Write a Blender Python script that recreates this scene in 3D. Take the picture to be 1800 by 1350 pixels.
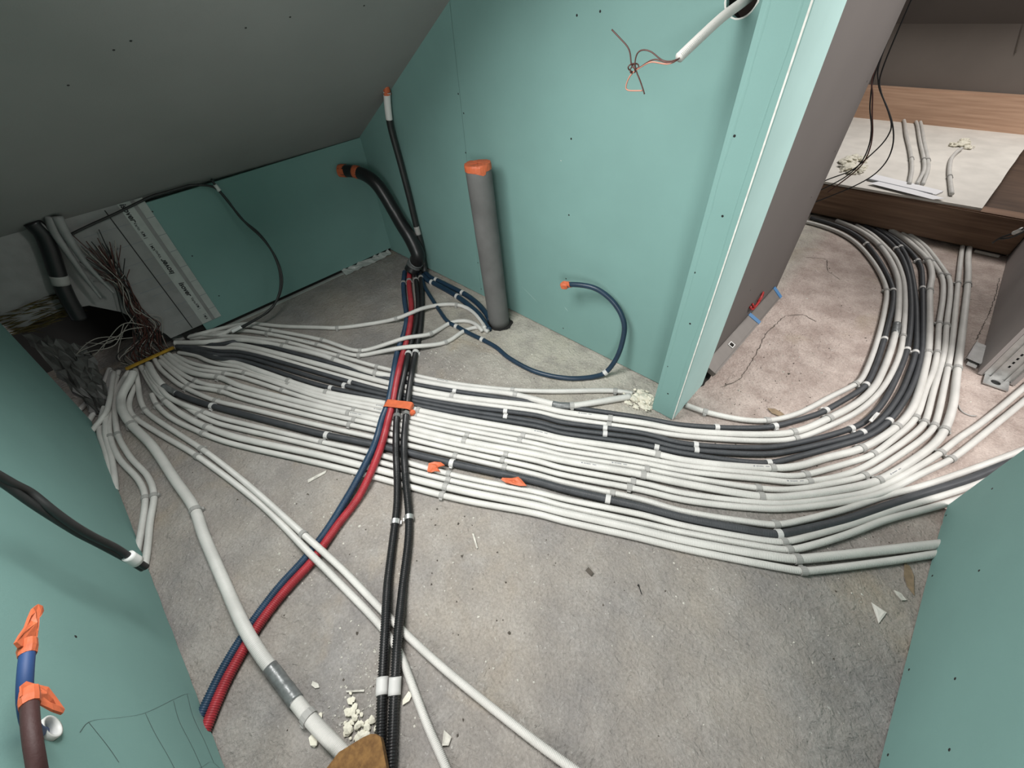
import bpy, bmesh, math, random
import numpy as np
from mathutils import Vector, Matrix
from mathutils.geometry import tessellate_polygon

for o in list(bpy.data.objects):
    bpy.data.objects.remove(o)
S = bpy.context.scene
COL = S.collection
rng = random.Random(7)

# ------------------------------------------------------------------ camera
cam = bpy.data.cameras.new('camera')
cam.sensor_width = 36.0
cam.lens = 723.634 / 1800 * 36.0
cam.clip_start = 0.02
co = bpy.data.objects.new('camera', cam)
COL.objects.link(co)
_r = (0.7233182, 0.6881639, -0.0569308)
_d = (0.4550591, -0.5370650, -0.7102693)
_f = (-0.5193573, 0.4878439, -0.7016241)
co.matrix_world = Matrix(((_r[0], -_d[0], -_f[0], 0.0), (_r[1], -_d[1], -_f[1], 0.0),
                          (_r[2], -_d[2], -_f[2], 1.2), (0, 0, 0, 1)))
S.camera = co

# ------------------------------------------------------------------ sky, daylight, fill lamp and exposure
wld = bpy.data.worlds.new('world')
wld.use_nodes = True
wld.node_tree.nodes['Background'].inputs[0].default_value = (0.75, 0.86, 1.0, 1)
wld.node_tree.nodes['Background'].inputs[1].default_value = 0.35
S.world = wld

def area(name, loc, target, sx, sy, power, color, spread=180):
    l = bpy.data.lights.new(name, 'AREA')
    l.shape = 'RECTANGLE'
    l.size, l.size_y, l.energy, l.color = sx, sy, power, color
    l.spread = math.radians(spread)
    o = bpy.data.objects.new(name, l)
    COL.objects.link(o)
    o.location = loc
    o.rotation_euler = (Vector(target) - Vector(loc)).to_track_quat('-Z', 'Y').to_euler()
    return o
# roof window of the knee room, added fill lamp behind the camera, roof windows over the passage and the far room
area('roof_window_light', (-0.90, 0.20, 1.44), (-0.20, 0.36, 0.0), 0.60, 0.72, 25.5, (1.0, 0.99, 0.97), 157)
area('hall_fill_light', (1.50, -1.85, 1.45), (-1.3, 1.0, 0.75), 0.8, 1.0, 50, (1.0, 0.99, 0.97))  # added fill for the ceiling and back wall, no such window seen
area('passage_window_light', (1.15, 1.64, 2.25), (0.05, 1.8, 0.0), 0.8, 0.55, 70, (1.0, 0.97, 0.945))
area('far_window_light', (0.1, 3.9, 2.0), (-0.05, 4.0, 0.2), 0.8, 0.8, 35, (1.0, 0.96, 0.92))

S.view_settings.view_transform = 'Standard'
S.view_settings.look = 'None'
S.view_settings.exposure = 0.0
S.view_settings.gamma = 1.0
S.view_settings.use_curve_mapping = False

# ------------------------------------------------------------------ measured paths in tenths of a millimetre: radius, material, points, clip positions (m along the path)
TUBES = {
'U1': (0.01, 'white', [[-23966,-379,100],[-22329,1222,100],[-22068,1467,100],[-21817,1681,100],[-21472,1926,100],[-20842,2293,100],[-19868,2887,100],[-19445,3128,100],[-19132,3292,100],[-18583,3533,100],[-17366,3968,100],[-16024,4491,100],[-14512,5035,100],[-13908,5269,100],[-11755,6208,100],[-11173,6479,100],[-10634,6751,100],[-10109,7042,100],[-9497,7410,100],[-8919,7782,100],[-8370,8161,100],[-7823,8574,100],[-7123,9151,100],[-5916,10237,100],[-5577,10519,100],[-5404,10642,100],[-5207,10759,100],[-4805,10958,100]], [0.623, 0.933, 1.149, 1.774, 2.183]),
'U2': (0.0125, 'white', [[-23029,-469,385],[-22993,-399,362],[-22861,-258,345],[-22312,242,331],[-22089,471,320],[-22028,549,311],[-21934,709,282],[-21791,1050,203],[-21703,1225,170],[-21640,1311,163],[-21557,1396,165],[-21336,1557,196],[-20967,1777,254],[-20778,1908,259],[-20527,2094,240],[-19950,2440,211],[-19416,2775,135],[-19103,2931,125],[-18100,3393,125],[-17421,3683,125],[-16822,3919,125],[-16534,4016,125],[-15932,4181,125],[-15279,4378,128],[-15017,4451,142],[-14317,4630,208],[-14078,4706,217],[-13769,4824,217],[-13495,4966,197],[-13174,5193,142],[-13000,5297,128],[-11319,6134,125],[-10549,6536,125],[-10028,6836,125],[-8834,7582,125],[-8465,7790,125],[-8257,7891,126],[-8023,7987,135],[-7781,8062,160],[-7429,8151,211],[-7207,8221,228],[-6779,8399,221],[-6492,8551,215],[-6317,8670,219],[-6236,8738,221],[-6089,8894,212],[-6024,8982,199],[-5843,9275,150],[-5645,9577,127],[-4779,10747,125]], [0.558, 0.865, 1.112, 1.734, 1.966]),
'U3': (0.01, 'white', [[-2971,11734,100],[-2518,11819,100],[-2180,11911,100],[-1735,12078,100],[-1398,12229,100],[-1086,12397,100],[-789,12593,100],[-608,12741,100],[-366,12986,100],[-228,13159,100],[-35,13442,100],[144,13753,100],[295,14060,100],[467,14486,100],[821,15487,100],[1244,16581,100],[1364,16952,100],[1419,17230,100],[1441,17641,100],[1428,18248,100],[1376,19311,100],[1293,20403,100],[1164,21711,100],[1007,23009,100],[844,24161,100],[737,24709,100],[579,25263,100],[329,25922,100],[93,26459,100],[-112,26887,100],[-332,27311,100],[-620,27819,100],[-872,28233,100],[-1139,28637,100],[-1345,28918,100],[-1632,29268,100],[-1857,29508,100],[-2016,29657,100],[-2181,29796,100],[-2439,29989,100],[-2717,30162,100],[-2915,30263,100],[-3125,30351,100],[-3348,30428,100],[-3703,30523,100],[-3945,30571,100],[-4183,30604,100],[-4414,30619,100],[-4639,30612,100],[-4860,30584,100],[-5508,30455,100]], [0.07, 0.283, 0.72, 1.521]),
'K1': (0.01, 'black', [[-23103,-479,247],[-23063,-400,228],[-22938,-240,214],[-22793,-81,209],[-22628,76,208],[-22287,356,201],[-21927,618,183],[-21645,824,185],[-21454,975,202],[-21274,1149,228],[-21202,1242,236],[-21098,1437,231],[-21012,1626,201],[-20888,1833,149],[-20794,1933,121],[-20733,1981,112],[-20496,2124,101],[-19883,2415,100],[-19048,2760,100],[-17044,3524,100],[-15797,4015,100],[-13598,4843,100],[-12974,5106,100],[-12230,5450,100],[-11317,5909,100],[-9979,6625,100],[-8842,7268,100],[-6570,8591,100],[-4775,9608,100],[-3830,10125,100],[-3015,10516,100],[-2712,10682,100],[-2245,10990,100],[-1548,11508,100],[-954,11996,100],[-688,12234,100],[-454,12461,100],[-234,12709,100],[-27,12998,100],[585,14031,100],[788,14417,100],[917,14719,100],[1479,16360,100],[1573,16709,100],[1617,16943,100],[1644,17169,100],[1663,17508,100],[1657,18095,100],[1595,19387,100],[1310,22637,100],[1217,23453,100],[1096,24256,100],[990,24797,100],[877,25231,100],[692,25778,100],[469,26326,100],[77,27202,100],[-350,28083,100],[-681,28703,100],[-985,29216,100],[-1247,29612,100],[-1531,29971,100],[-1844,30297,100],[-2183,30588,100],[-2361,30716,100],[-2548,30832,100],[-2846,30982,100],[-3262,31141,100],[-3591,31233,100],[-3937,31299,100],[-4647,31394,100]], [1.485, 2.484, 2.687, 2.907, 3.152, 3.504, 3.952, 4.452]),
'W1': (0.0125, 'white', [[-23423,-436,125],[-22387,367,125],[-21595,965,125],[-21042,1421,125],[-20761,1612,125],[-20517,1752,125],[-19784,2103,125],[-18761,2537,125],[-15698,3766,125],[-13925,4453,125],[-13187,4750,125],[-12337,5122,125],[-11394,5561,125],[-10469,6026,125],[-9744,6423,125],[-9094,6814,125],[-7717,7677,125],[-7287,7932,125],[-7042,8058,125],[-6461,8302,125],[-6203,8432,125],[-5729,8700,125],[-3888,9785,125],[-3486,9995,125],[-2889,10274,125],[-2587,10435,125],[-2205,10676,125],[-1599,11105,125],[-973,11584,125],[-504,11969,125],[-182,12255,125],[141,12576,125],[346,12823,125],[530,13095,125],[739,13492,125],[928,13924,125],[1334,14916,125],[1575,15590,125],[1702,16043,125],[1800,16507,125],[1868,16952,125],[1906,17388,125],[1912,18259,125],[1886,19195,125],[1827,20240,125],[1739,21277,125],[1643,22091,125],[1490,23146,125],[1316,24182,125],[1097,25341,125],[970,25904,125],[814,26464,125],[633,27018,125],[427,27566,125],[146,28220,125],[-119,28769,125],[-401,29292,125],[-706,29776,125],[-973,30140,125],[-1261,30471,125],[-1499,30703,125],[-1841,30992,125],[-2205,31246,125],[-2496,31409,125],[-2803,31546,125],[-3324,31757,125]], [1.492, 2.118, 2.751, 2.913, 4.487]),
'W2': (0.01, 'white', [[-23242,-475,100],[-21956,412,100],[-21433,805,100],[-20920,1224,100],[-20724,1370,100],[-20520,1503,100],[-20267,1643,100],[-19825,1850,100],[-19189,2116,100],[-18352,2442,100],[-16382,3184,100],[-13891,4158,100],[-13033,4509,100],[-12398,4793,100],[-11340,5319,100],[-9894,6106,100],[-9130,6544,100],[-7571,7470,100],[-7119,7726,100],[-6868,7853,100],[-6201,8140,100],[-5640,8441,100],[-3642,9586,100],[-2669,10113,100],[-2283,10352,100],[-1907,10606,100],[-975,11282,100],[-491,11659,100],[-162,11934,100],[83,12156,100],[309,12383,100],[444,12542,100],[631,12804,100],[850,13189,100],[1057,13615,100],[1433,14467,100],[1650,15014,100],[1793,15457,100],[1935,16015,100],[2046,16582,100],[2111,17032,100],[2163,17596,100],[2194,18288,100],[2200,18996,100],[2180,19732,100],[2149,20210,100],[2090,20798,100],[1826,22679,100],[1679,23600,100],[1537,24394,100],[1330,25436,100],[1174,26120,100],[1022,26684,100],[807,27372,100],[607,27940,100],[392,28468,100],[188,28886,100],[-51,29295,100],[-629,30158,100],[-1037,30711,100],[-1252,30964,100],[-1487,31196,100],[-1740,31406,100],[-2255,31798,100]], [2.101, 2.74, 3.627]),
'K2': (0.01, 'black', [[-22641,-459,370],[-22539,-398,379],[-22471,-336,371],[-22196,-31,291],[-22025,145,236],[-21775,358,158],[-21627,460,124],[-21450,562,106],[-21063,784,100],[-20882,913,100],[-20442,1269,100],[-20246,1401,100],[-19999,1541,100],[-19369,1836,100],[-18483,2205,100],[-13178,4272,100],[-12539,4543,100],[-11788,4887,100],[-10751,5402,100],[-9612,6012,100],[-8963,6395,100],[-7540,7276,100],[-6998,7590,100],[-6650,7750,100],[-6153,7926,100],[-5800,8104,100],[-5405,8336,100],[-4168,9096,100],[-3652,9392,100],[-3243,9586,100],[-2529,9849,100],[-2325,9944,100],[-2129,10051,100],[-1654,10360,100],[-1042,10813,100],[-460,11286,100],[-55,11650,100],[179,11895,100],[391,12156,100],[847,12791,100],[1172,13278,100],[1418,13675,100],[1703,14175,100],[1895,14542,100],[2015,14823,100],[2122,15206,100],[2211,15654,100],[2285,16131,100],[2333,16588,100],[2371,17290,100],[2390,18362,100],[2388,19175,100],[2365,19886,100],[2316,20586,100],[2232,21405,100],[2124,22241,100],[1986,23162,100],[1848,23971,100],[1675,24878,100],[1458,25913,100],[1300,26590,100],[1119,27259,100],[910,27948,100],[718,28516,100],[508,29052,100],[252,29589,100],[13,30010,100],[-302,30489,100],[-574,30849,100],[-863,31176,100],[-1092,31401,100],[-1339,31609,100],[-1855,31991,100]], [0.966, 1.662, 2.042, 2.354, 2.913, 3.52, 4.496]),
'K3': (0.01, 'black', [[-22754,-473,249],[-22508,-362,275],[-21986,-89,292],[-21603,123,280],[-21045,417,241],[-20882,518,215],[-20742,626,181],[-20553,813,128],[-20337,1021,103],[-20052,1231,100],[-19702,1427,100],[-19261,1626,100],[-18627,1881,100],[-16193,2782,100],[-15309,3129,100],[-13538,3888,100],[-11856,4662,100],[-10602,5275,100],[-9450,5871,100],[-8792,6234,100],[-7345,7063,100],[-6797,7360,100],[-6547,7479,100],[-6064,7662,100],[-5797,7787,100],[-5340,8051,100],[-3915,8936,100],[-3419,9220,100],[-3115,9367,100],[-2420,9646,100],[-2118,9797,100],[-1631,10098,100],[-996,10543,100],[-384,11014,100],[40,11379,100],[275,11617,100],[484,11868,100],[865,12395,100],[1122,12772,100],[1872,13925,100],[2089,14320,100],[2215,14622,100],[2319,14933,100],[2408,15262,100],[2502,15708,100],[2572,16171,100],[2623,16649,100],[2668,17226,100],[2690,17786,100],[2686,18686,100],[2668,19504,100],[2636,20109,100],[2579,20695,100],[2479,21385,100],[2168,23237,100],[1997,24172,100],[1831,24988,100],[1568,26165,100],[1313,27196,100],[1068,28117,100],[866,28767,100],[665,29318,100],[489,29744,100],[286,30150,100],[101,30451,100],[-187,30845,100],[-563,31288,100],[-871,31597,100],[-1262,31939,100]], [0.957, 1.675, 2.05, 2.36, 2.953, 3.553, 4.564]),
'K4': (0.01, 'black', [[-22898,-487,110],[-22612,-385,149],[-22359,-285,171],[-22016,-134,185],[-21407,144,173],[-20702,400,218],[-20265,587,246],[-20074,694,254],[-19918,809,250],[-19664,1055,194],[-19471,1219,141],[-19349,1299,116],[-19199,1374,104],[-18823,1528,100],[-18277,1729,100],[-15821,2591,100],[-15262,2805,100],[-14833,2984,100],[-14271,3238,100],[-13738,3494,100],[-10130,5298,100],[-9080,5848,100],[-7301,6850,100],[-6735,7156,100],[-6404,7313,100],[-5828,7526,100],[-5570,7653,100],[-5096,7923,100],[-3885,8658,100],[-3382,8951,100],[-2990,9154,100],[-2220,9506,100],[-1426,9943,100],[-662,10403,100],[-349,10609,100],[-68,10813,100],[98,10946,100],[253,11091,100],[405,11263,100],[539,11447,100],[1927,13650,100],[2097,13935,100],[2201,14132,100],[2340,14443,100],[2461,14767,100],[2564,15105,100],[2674,15565,100],[2751,16020,100],[2819,16611,100],[2881,17420,100],[2903,17984,100],[2902,18670,100],[2881,19341,100],[2839,20038,100],[2788,20616,100],[2718,21178,100],[2396,23233,100],[1671,27538,100],[1563,28072,100],[1454,28464,100],[1303,28848,100],[1013,29427,100],[713,29948,100],[388,30435,100],[43,30881,100],[-252,31205,100],[-504,31435,100],[-945,31791,100]], [0.923, 2.244, 2.601, 3.114, 4.171, 4.469]),
'W3': (0.0125, 'white', [[-23063,-535,125],[-22281,-110,125],[-21864,81,125],[-21540,202,125],[-20418,576,125],[-20109,702,125],[-19510,975,125],[-19195,1105,127],[-18365,1370,184],[-17806,1558,189],[-16168,2153,131],[-15227,2502,125],[-14588,2763,125],[-13911,3082,125],[-11950,4130,125],[-9822,5171,125],[-9068,5550,125],[-6537,6913,125],[-6202,7076,125],[-5739,7267,125],[-5474,7395,125],[-5005,7660,125],[-3763,8401,125],[-3241,8698,125],[-2827,8906,125],[-2098,9225,125],[-1793,9387,125],[-1307,9685,125],[-783,10033,125],[-271,10395,125],[170,10730,125],[419,10939,125],[670,11174,125],[889,11419,125],[1088,11686,125],[1566,12475,125],[2062,13228,125],[2237,13532,125],[2339,13740,125],[2521,14171,125],[2685,14629,125],[2858,15196,125],[2973,15647,125],[3060,16099,125],[3106,16443,125],[3135,16790,125],[3148,17239,125],[3139,17829,125],[3096,18890,125],[3018,20142,125],[2928,21055,125],[2794,22081,125],[2625,23254,125],[2239,25730,125],[2184,26199,125],[2092,27223,125],[2051,27546,125],[1924,28230,125],[1780,28794,125],[1624,29222,125],[1422,29625,125],[1185,30009,125],[680,30750,125],[410,31113,125],[119,31455,125],[-118,31695,125],[-610,32158,125]], [0.729, 0.936, 1.362, 2.262, 2.623, 2.953, 3.142, 3.664, 4.205, 4.537]),
'W4': (0.01, 'white', [[-22546,-566,100],[-21939,-226,100],[-21628,-81,100],[-21415,-6,100],[-20767,174,100],[-20355,333,100],[-19864,568,100],[-19203,930,100],[-18852,1087,100],[-18096,1364,100],[-15526,2233,100],[-14946,2446,100],[-14414,2660,100],[-13958,2866,100],[-13518,3081,100],[-12183,3784,100],[-11657,4049,100],[-9741,4959,100],[-8990,5328,100],[-8209,5737,100],[-6292,6772,100],[-5513,7144,100],[-5167,7322,100],[-3092,8460,100],[-2190,8928,100],[-1788,9152,100],[-1397,9395,100],[-867,9745,100],[769,10880,100],[928,11005,100],[1081,11150,100],[1223,11315,100],[1361,11500,100],[1633,11915,100],[2319,13040,100],[2484,13340,100],[2581,13548,100],[2703,13865,100],[2805,14195,100],[3221,15746,100],[3301,16211,100],[3323,16440,100],[3336,16794,100],[3311,18240,100],[3327,19469,100],[3285,20383,100],[3213,21201,100],[2990,23096,100],[2812,25158,100],[2732,25957,100],[2573,27118,100],[2508,27449,100],[2424,27778,100],[2278,28209,100],[2103,28630,100],[1482,30022,100],[1176,30627,100],[932,31019,100],[660,31379,100],[439,31628,100],[-31,32090,100]], [0.692, 1.315, 1.748, 2.68, 2.942, 3.219, 3.673, 3.909, 4.392, 4.53]),
'W5': (0.01, 'white', [[-22531,-771,100],[-21493,-499,100],[-21158,-388,100],[-20939,-303,100],[-20512,-110,100],[-20094,103,100],[-19797,270,100],[-19125,690,100],[-18798,866,100],[-18525,993,100],[-17626,1347,100],[-15005,2281,100],[-14470,2490,100],[-13926,2725,100],[-13173,3079,100],[-11648,3838,100],[-9040,5088,100],[-8164,5529,100],[-6209,6542,100],[-5263,6984,100],[-4719,7285,100],[-2986,8288,100],[-1789,8904,100],[-1400,9138,100],[-778,9550,100],[411,10378,100],[886,10693,100],[1065,10829,100],[1301,11049,100],[1517,11288,100],[1808,11650,100],[2018,11941,100],[2209,12237,100],[2380,12546,100],[2533,12872,100],[2712,13321,100],[3031,14219,100],[3218,14792,100],[3459,15630,100],[3551,16051,100],[3581,16363,100],[3583,16802,100],[3534,18024,100],[3465,20628,100],[3417,21450,100],[3215,23390,100],[2990,25948,100],[2830,27216,100],[2771,27539,100],[2690,27860,100],[2618,28081,100],[2487,28407,100],[1769,30004,100],[1470,30605,100],[1242,30991,100],[942,31429,100],[671,31762,100],[309,32158,100]], [0.45, 1.751, 2.692, 3.248, 3.95, 4.436]),
'W6': (0.01, 'white', [[-22645,-925,210],[-22310,-865,143],[-22023,-811,108],[-21337,-666,100],[-20994,-574,100],[-20781,-502,100],[-20581,-418,100],[-20301,-277,100],[-19045,446,100],[-18445,733,100],[-17631,1059,100],[-14992,2040,100],[-14424,2264,100],[-13891,2490,100],[-13112,2854,100],[-11348,3735,100],[-8861,4923,100],[-8099,5308,100],[-6060,6375,100],[-5735,6533,100],[-5114,6807,100],[-4549,7117,100],[-2776,8142,100],[-1786,8653,100],[-1196,8980,100],[-333,9482,100],[366,9920,100],[791,10230,100],[1099,10505,100],[1466,10908,100],[1898,11466,100],[2349,12081,100],[2525,12351,100],[2732,12744,100],[2912,13175,100],[3429,14645,100],[3662,15385,100],[3740,15686,100],[3804,15986,100],[3833,16194,100],[3854,16511,100],[3841,17218,100],[3670,20700,100],[3626,21413,100],[3533,22559,100],[2819,30632,100],[2738,31751,100],[2662,33187,100]], [0.38, 0.721, 1.089, 1.577, 2.215, 2.554, 2.904, 3.299, 3.681, 4.426]),
'W7': (0.0125, 'white', [[-22751,-1046,125],[-21826,-962,125],[-21378,-895,125],[-21149,-845,125],[-20808,-752,125],[-20283,-565,125],[-19805,-334,125],[-19256,2,125],[-19066,103,125],[-18761,221,125],[-17980,449,125],[-17705,542,125],[-17203,744,125],[-16338,1120,125],[-13845,2259,125],[-13092,2619,125],[-11270,3516,125],[-9040,4525,125],[-8185,4939,125],[-7379,5361,125],[-5810,6212,125],[-4799,6716,125],[-2740,7863,125],[-1564,8467,125],[-617,8980,125],[-48,9301,125],[367,9552,125],[633,9732,125],[803,9864,125],[966,10008,125],[1182,10229,125],[1753,10880,125],[2467,11792,125],[2807,12283,125],[2927,12488,125],[3085,12803,125],[3312,13357,125],[3754,14594,125],[3922,15147,125],[4046,15696,125],[4117,16254,125],[4146,16810,125],[4149,17526,125],[4128,18117,125],[4016,19549,125],[3848,22015,125],[3428,27647,125],[3305,28905,125],[3110,30566,125],[3051,31168,125],[3004,31875,125],[2946,33159,125]], [0.392, 1.098, 1.596, 2.224, 2.577, 2.96, 3.345, 3.741, 4.487]),
'W8': (0.01, 'white', [[-22903,-1243,100],[-21764,-1126,100],[-21213,-1046,100],[-20671,-948,100],[-20214,-842,100],[-19872,-746,100],[-19431,-596,100],[-19112,-465,100],[-18804,-314,100],[-18317,-27,100],[-18034,123,100],[-17286,445,100],[-15847,1088,100],[-13493,2169,100],[-11108,3348,100],[-8988,4329,100],[-8242,4686,100],[-5654,6035,100],[-5408,6150,100],[-4876,6365,100],[-4619,6489,100],[-2576,7603,100],[-2177,7800,100],[-1594,8059,100],[-1199,8265,100],[-696,8568,100],[-151,8921,100],[365,9276,100],[799,9600,100],[1119,9877,100],[1563,10334,100],[1958,10787,100],[2406,11339,100],[2686,11705,100],[2879,11991,100],[3045,12280,100],[3232,12673,100],[3722,13850,100],[4074,14762,100],[4226,15198,100],[4532,16191,100],[4910,17265,100],[5345,18670,100],[5902,20580,100],[6547,22729,100]], [0.331, 0.512, 1.162, 1.785, 2.219, 3.277]),
'W9': (0.01, 'white', [[-22606,-1367,100],[-21458,-1249,100],[-20634,-1135,100],[-19758,-984,100],[-19550,-929,100],[-19343,-851,100],[-19134,-749,100],[-18530,-405,100],[-18045,-151,100],[-17763,-30,100],[-17166,185,100],[-16801,335,100],[-16026,684,100],[-14991,1168,100],[-12992,2126,100],[-10827,3204,100],[-8050,4519,100],[-5464,5820,100],[-4539,6235,100],[-2443,7386,100],[-2050,7582,100],[-1478,7845,100],[-1091,8055,100],[-701,8297,100],[-172,8651,100],[345,9018,100],[785,9352,100],[1029,9558,100],[1322,9840,100],[1694,10238,100],[2084,10692,100],[2667,11426,108],[2997,11858,165],[3119,12055,169],[3294,12397,133],[3402,12629,110],[3501,12851,101],[3831,13601,100],[4343,14693,100],[4476,15008,100],[4599,15340,100],[5473,18136,100],[6580,21753,100]], [0.309, 0.479, 1.138, 1.761, 2.19, 3.275]),
'W10': (0.01, 'white', [[-22905,-1511,100],[-22132,-1528,100],[-21693,-1508,100],[-20083,-1274,100],[-19677,-1176,100],[-18861,-935,100],[-18024,-659,100],[-17503,-461,100],[-17217,-330,100],[-16343,113,100],[-12943,1774,100],[-10425,3052,100],[-5662,5432,100],[-5125,5689,100],[-4359,6023,100],[-2700,6877,100],[-2171,7139,100],[-1850,7281,100],[-1322,7491,100],[-1002,7639,100],[-350,8008,100],[666,8648,100],[989,8865,100],[1139,8977,100],[1346,9183,100],[1792,9783,100],[2399,10681,100],[2653,11090,100],[3260,12119,100],[3902,13087,100],[4423,13948,100],[5252,15394,100],[6580,17809,100]], [0.347, 0.544, 1.634, 1.817, 2.181, 2.656]),
'K5': (0.0125, 'black', [[-22509,-1790,231],[-22325,-1788,270],[-22019,-1788,317],[-21528,-1796,347],[-21093,-1796,345],[-20673,-1782,333],[-20390,-1762,312],[-20225,-1743,285],[-20072,-1716,252],[-19846,-1657,200],[-19605,-1576,151],[-19416,-1512,132],[-18566,-1213,125],[-17740,-876,125],[-16721,-412,125],[-13781,976,125],[-12647,1525,125],[-12020,1849,125],[-10441,2708,125],[-7579,4121,125],[-5198,5370,125],[-4864,5531,125],[-4108,5861,125],[-2132,6855,125],[-902,7434,125],[95,7982,125],[1156,8608,125],[1365,8771,125],[1496,8924,125],[2356,10097,125],[2682,10583,125],[3894,12656,125],[4876,14239,125],[5102,14642,125],[5688,15745,125],[6462,17072,125]], [0.538, 1.105, 1.616, 2.151, 2.637]),
'W11': (0.01, 'white', [[-22330,-1916,210],[-22141,-1911,249],[-21851,-1911,281],[-21246,-1916,299],[-20907,-1910,294],[-20266,-1882,264],[-19638,-1842,297],[-19324,-1799,282],[-19054,-1736,242],[-18856,-1680,224],[-18532,-1582,217],[-18211,-1471,217],[-17915,-1349,196],[-17580,-1189,132],[-17401,-1111,110],[-16501,-754,100],[-16116,-577,100],[-15423,-234,100],[-13159,906,100],[-12003,1500,100],[-10882,2103,100],[-10352,2375,100],[-9643,2711,100],[-7875,3511,100],[-7124,3877,100],[-6435,4242,100],[-4864,5112,100],[-3882,5599,100],[-2006,6638,100],[-1700,6792,100],[-990,7115,100],[-684,7269,100],[-48,7622,100],[624,8017,100],[1087,8303,100],[1411,8529,100],[1557,8659,100],[1733,8882,100],[2280,9688,100],[2677,10301,100],[3511,11694,100],[4666,13524,100],[5435,14827,100]], [0.518, 1.096, 1.615, 2.643]),
'W12': (0.01, 'white', [[-22046,-2013,235],[-21377,-2017,226],[-20442,-2005,234],[-20094,-1990,237],[-19773,-1953,231],[-19501,-1885,203],[-19189,-1767,137],[-18909,-1675,106],[-18230,-1486,100],[-17440,-1305,100],[-17108,-1216,100],[-16567,-1040,100],[-16148,-877,100],[-15771,-700,100],[-11538,1476,100],[-9994,2233,100],[-7917,3226,100],[-7048,3660,100],[-6375,4021,100],[-4715,4946,100],[-4469,5069,100],[-3997,5276,100],[-3730,5406,100],[-1764,6457,100],[-881,6913,100],[-290,7242,100],[581,7751,100],[1237,8152,100],[1590,8389,100],[1743,8517,100],[1930,8734,100],[2226,9163,100],[2626,9794,100],[2863,10196,100],[3316,11010,100],[3555,11410,100],[4505,12832,100],[5473,14408,100]], [0.483, 1.6, 2.63]),
'W13': (0.0125, 'white', [[-22737,-2084,125],[-21302,-2100,125],[-20491,-2076,125],[-19924,-2037,125],[-19382,-1985,125],[-18822,-1916,125],[-18378,-1845,125],[-17937,-1753,125],[-17498,-1643,125],[-16951,-1487,125],[-16518,-1347,125],[-15983,-1150,125],[-15375,-904,125],[-14970,-725,125],[-14576,-534,125],[-13901,-177,125],[-11503,1133,125],[-10603,1591,125],[-7886,2927,125],[-7026,3361,125],[-6247,3777,125],[-4461,4777,125],[-3667,5169,125],[-1735,6191,125],[-664,6733,125],[276,7270,125],[1307,7899,125],[1833,8251,125],[1988,8377,125],[2144,8527,125],[4646,11334,125],[5424,12190,125]], [0.347, 0.653, 1.679, 2.723]),
'W14': (0.01, 'white', [[-20277,-2266,100],[-19622,-2301,100],[-19189,-2283,100],[-18624,-2220,100],[-18040,-2109,100],[-17459,-1948,100],[-16642,-1677,100],[-15781,-1371,100],[-15092,-1090,100],[-14618,-865,100],[-13971,-535,100],[-11475,809,100],[-10200,1477,100],[-9411,1870,100],[-7541,2767,100],[-6784,3148,100],[-6018,3570,100],[-4296,4590,100],[-3424,5017,100],[-1608,5992,100],[-357,6639,100],[1975,7996,100],[2141,8107,100],[2297,8237,100],[2666,8638,100],[3913,10090,100],[4717,11066,100],[5466,11919,100]], [0.098, 0.429, 1.447, 2.502]),
'P1': (0.01, 'white', [[-23788,-350,100],[-23723,-247,111],[-23101,471,268],[-23027,571,285],[-22968,672,293],[-22927,775,291],[-22903,880,280],[-22888,1092,242],[-22877,1516,151],[-22844,1730,118],[-22814,1835,109],[-22775,1938,104],[-22679,2132,100],[-22565,2313,100],[-22427,2485,100],[-22184,2717,100],[-21936,2901,100],[-20794,3599,100],[-20278,3944,100],[-18819,5038,100],[-18416,5326,100],[-18264,5453,100],[-17966,5761,100],[-17657,6134,100],[-17362,6525,100],[-16959,7090,102],[-16817,7278,114],[-16655,7458,145],[-16396,7718,218],[-16239,7897,270],[-16114,8092,313],[-16067,8196,329],[-16002,8420,344],[-15926,8892,336],[-15888,9127,317],[-15834,9487,254],[-15751,9850,175],[-15663,10076,132],[-15605,10179,117],[-15537,10273,108],[-15382,10433,101],[-15210,10563,100],[-15117,10617,100],[-15018,10663,100],[-14805,10734,100],[-14693,10756,100],[-14465,10781,100],[-14234,10782,100],[-14005,10764,100],[-13776,10724,100],[-13543,10664,100],[-13207,10554,101],[-12998,10472,108],[-12674,10311,150],[-12345,10111,222]], [0.851, 1.148, 1.479]),
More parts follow.
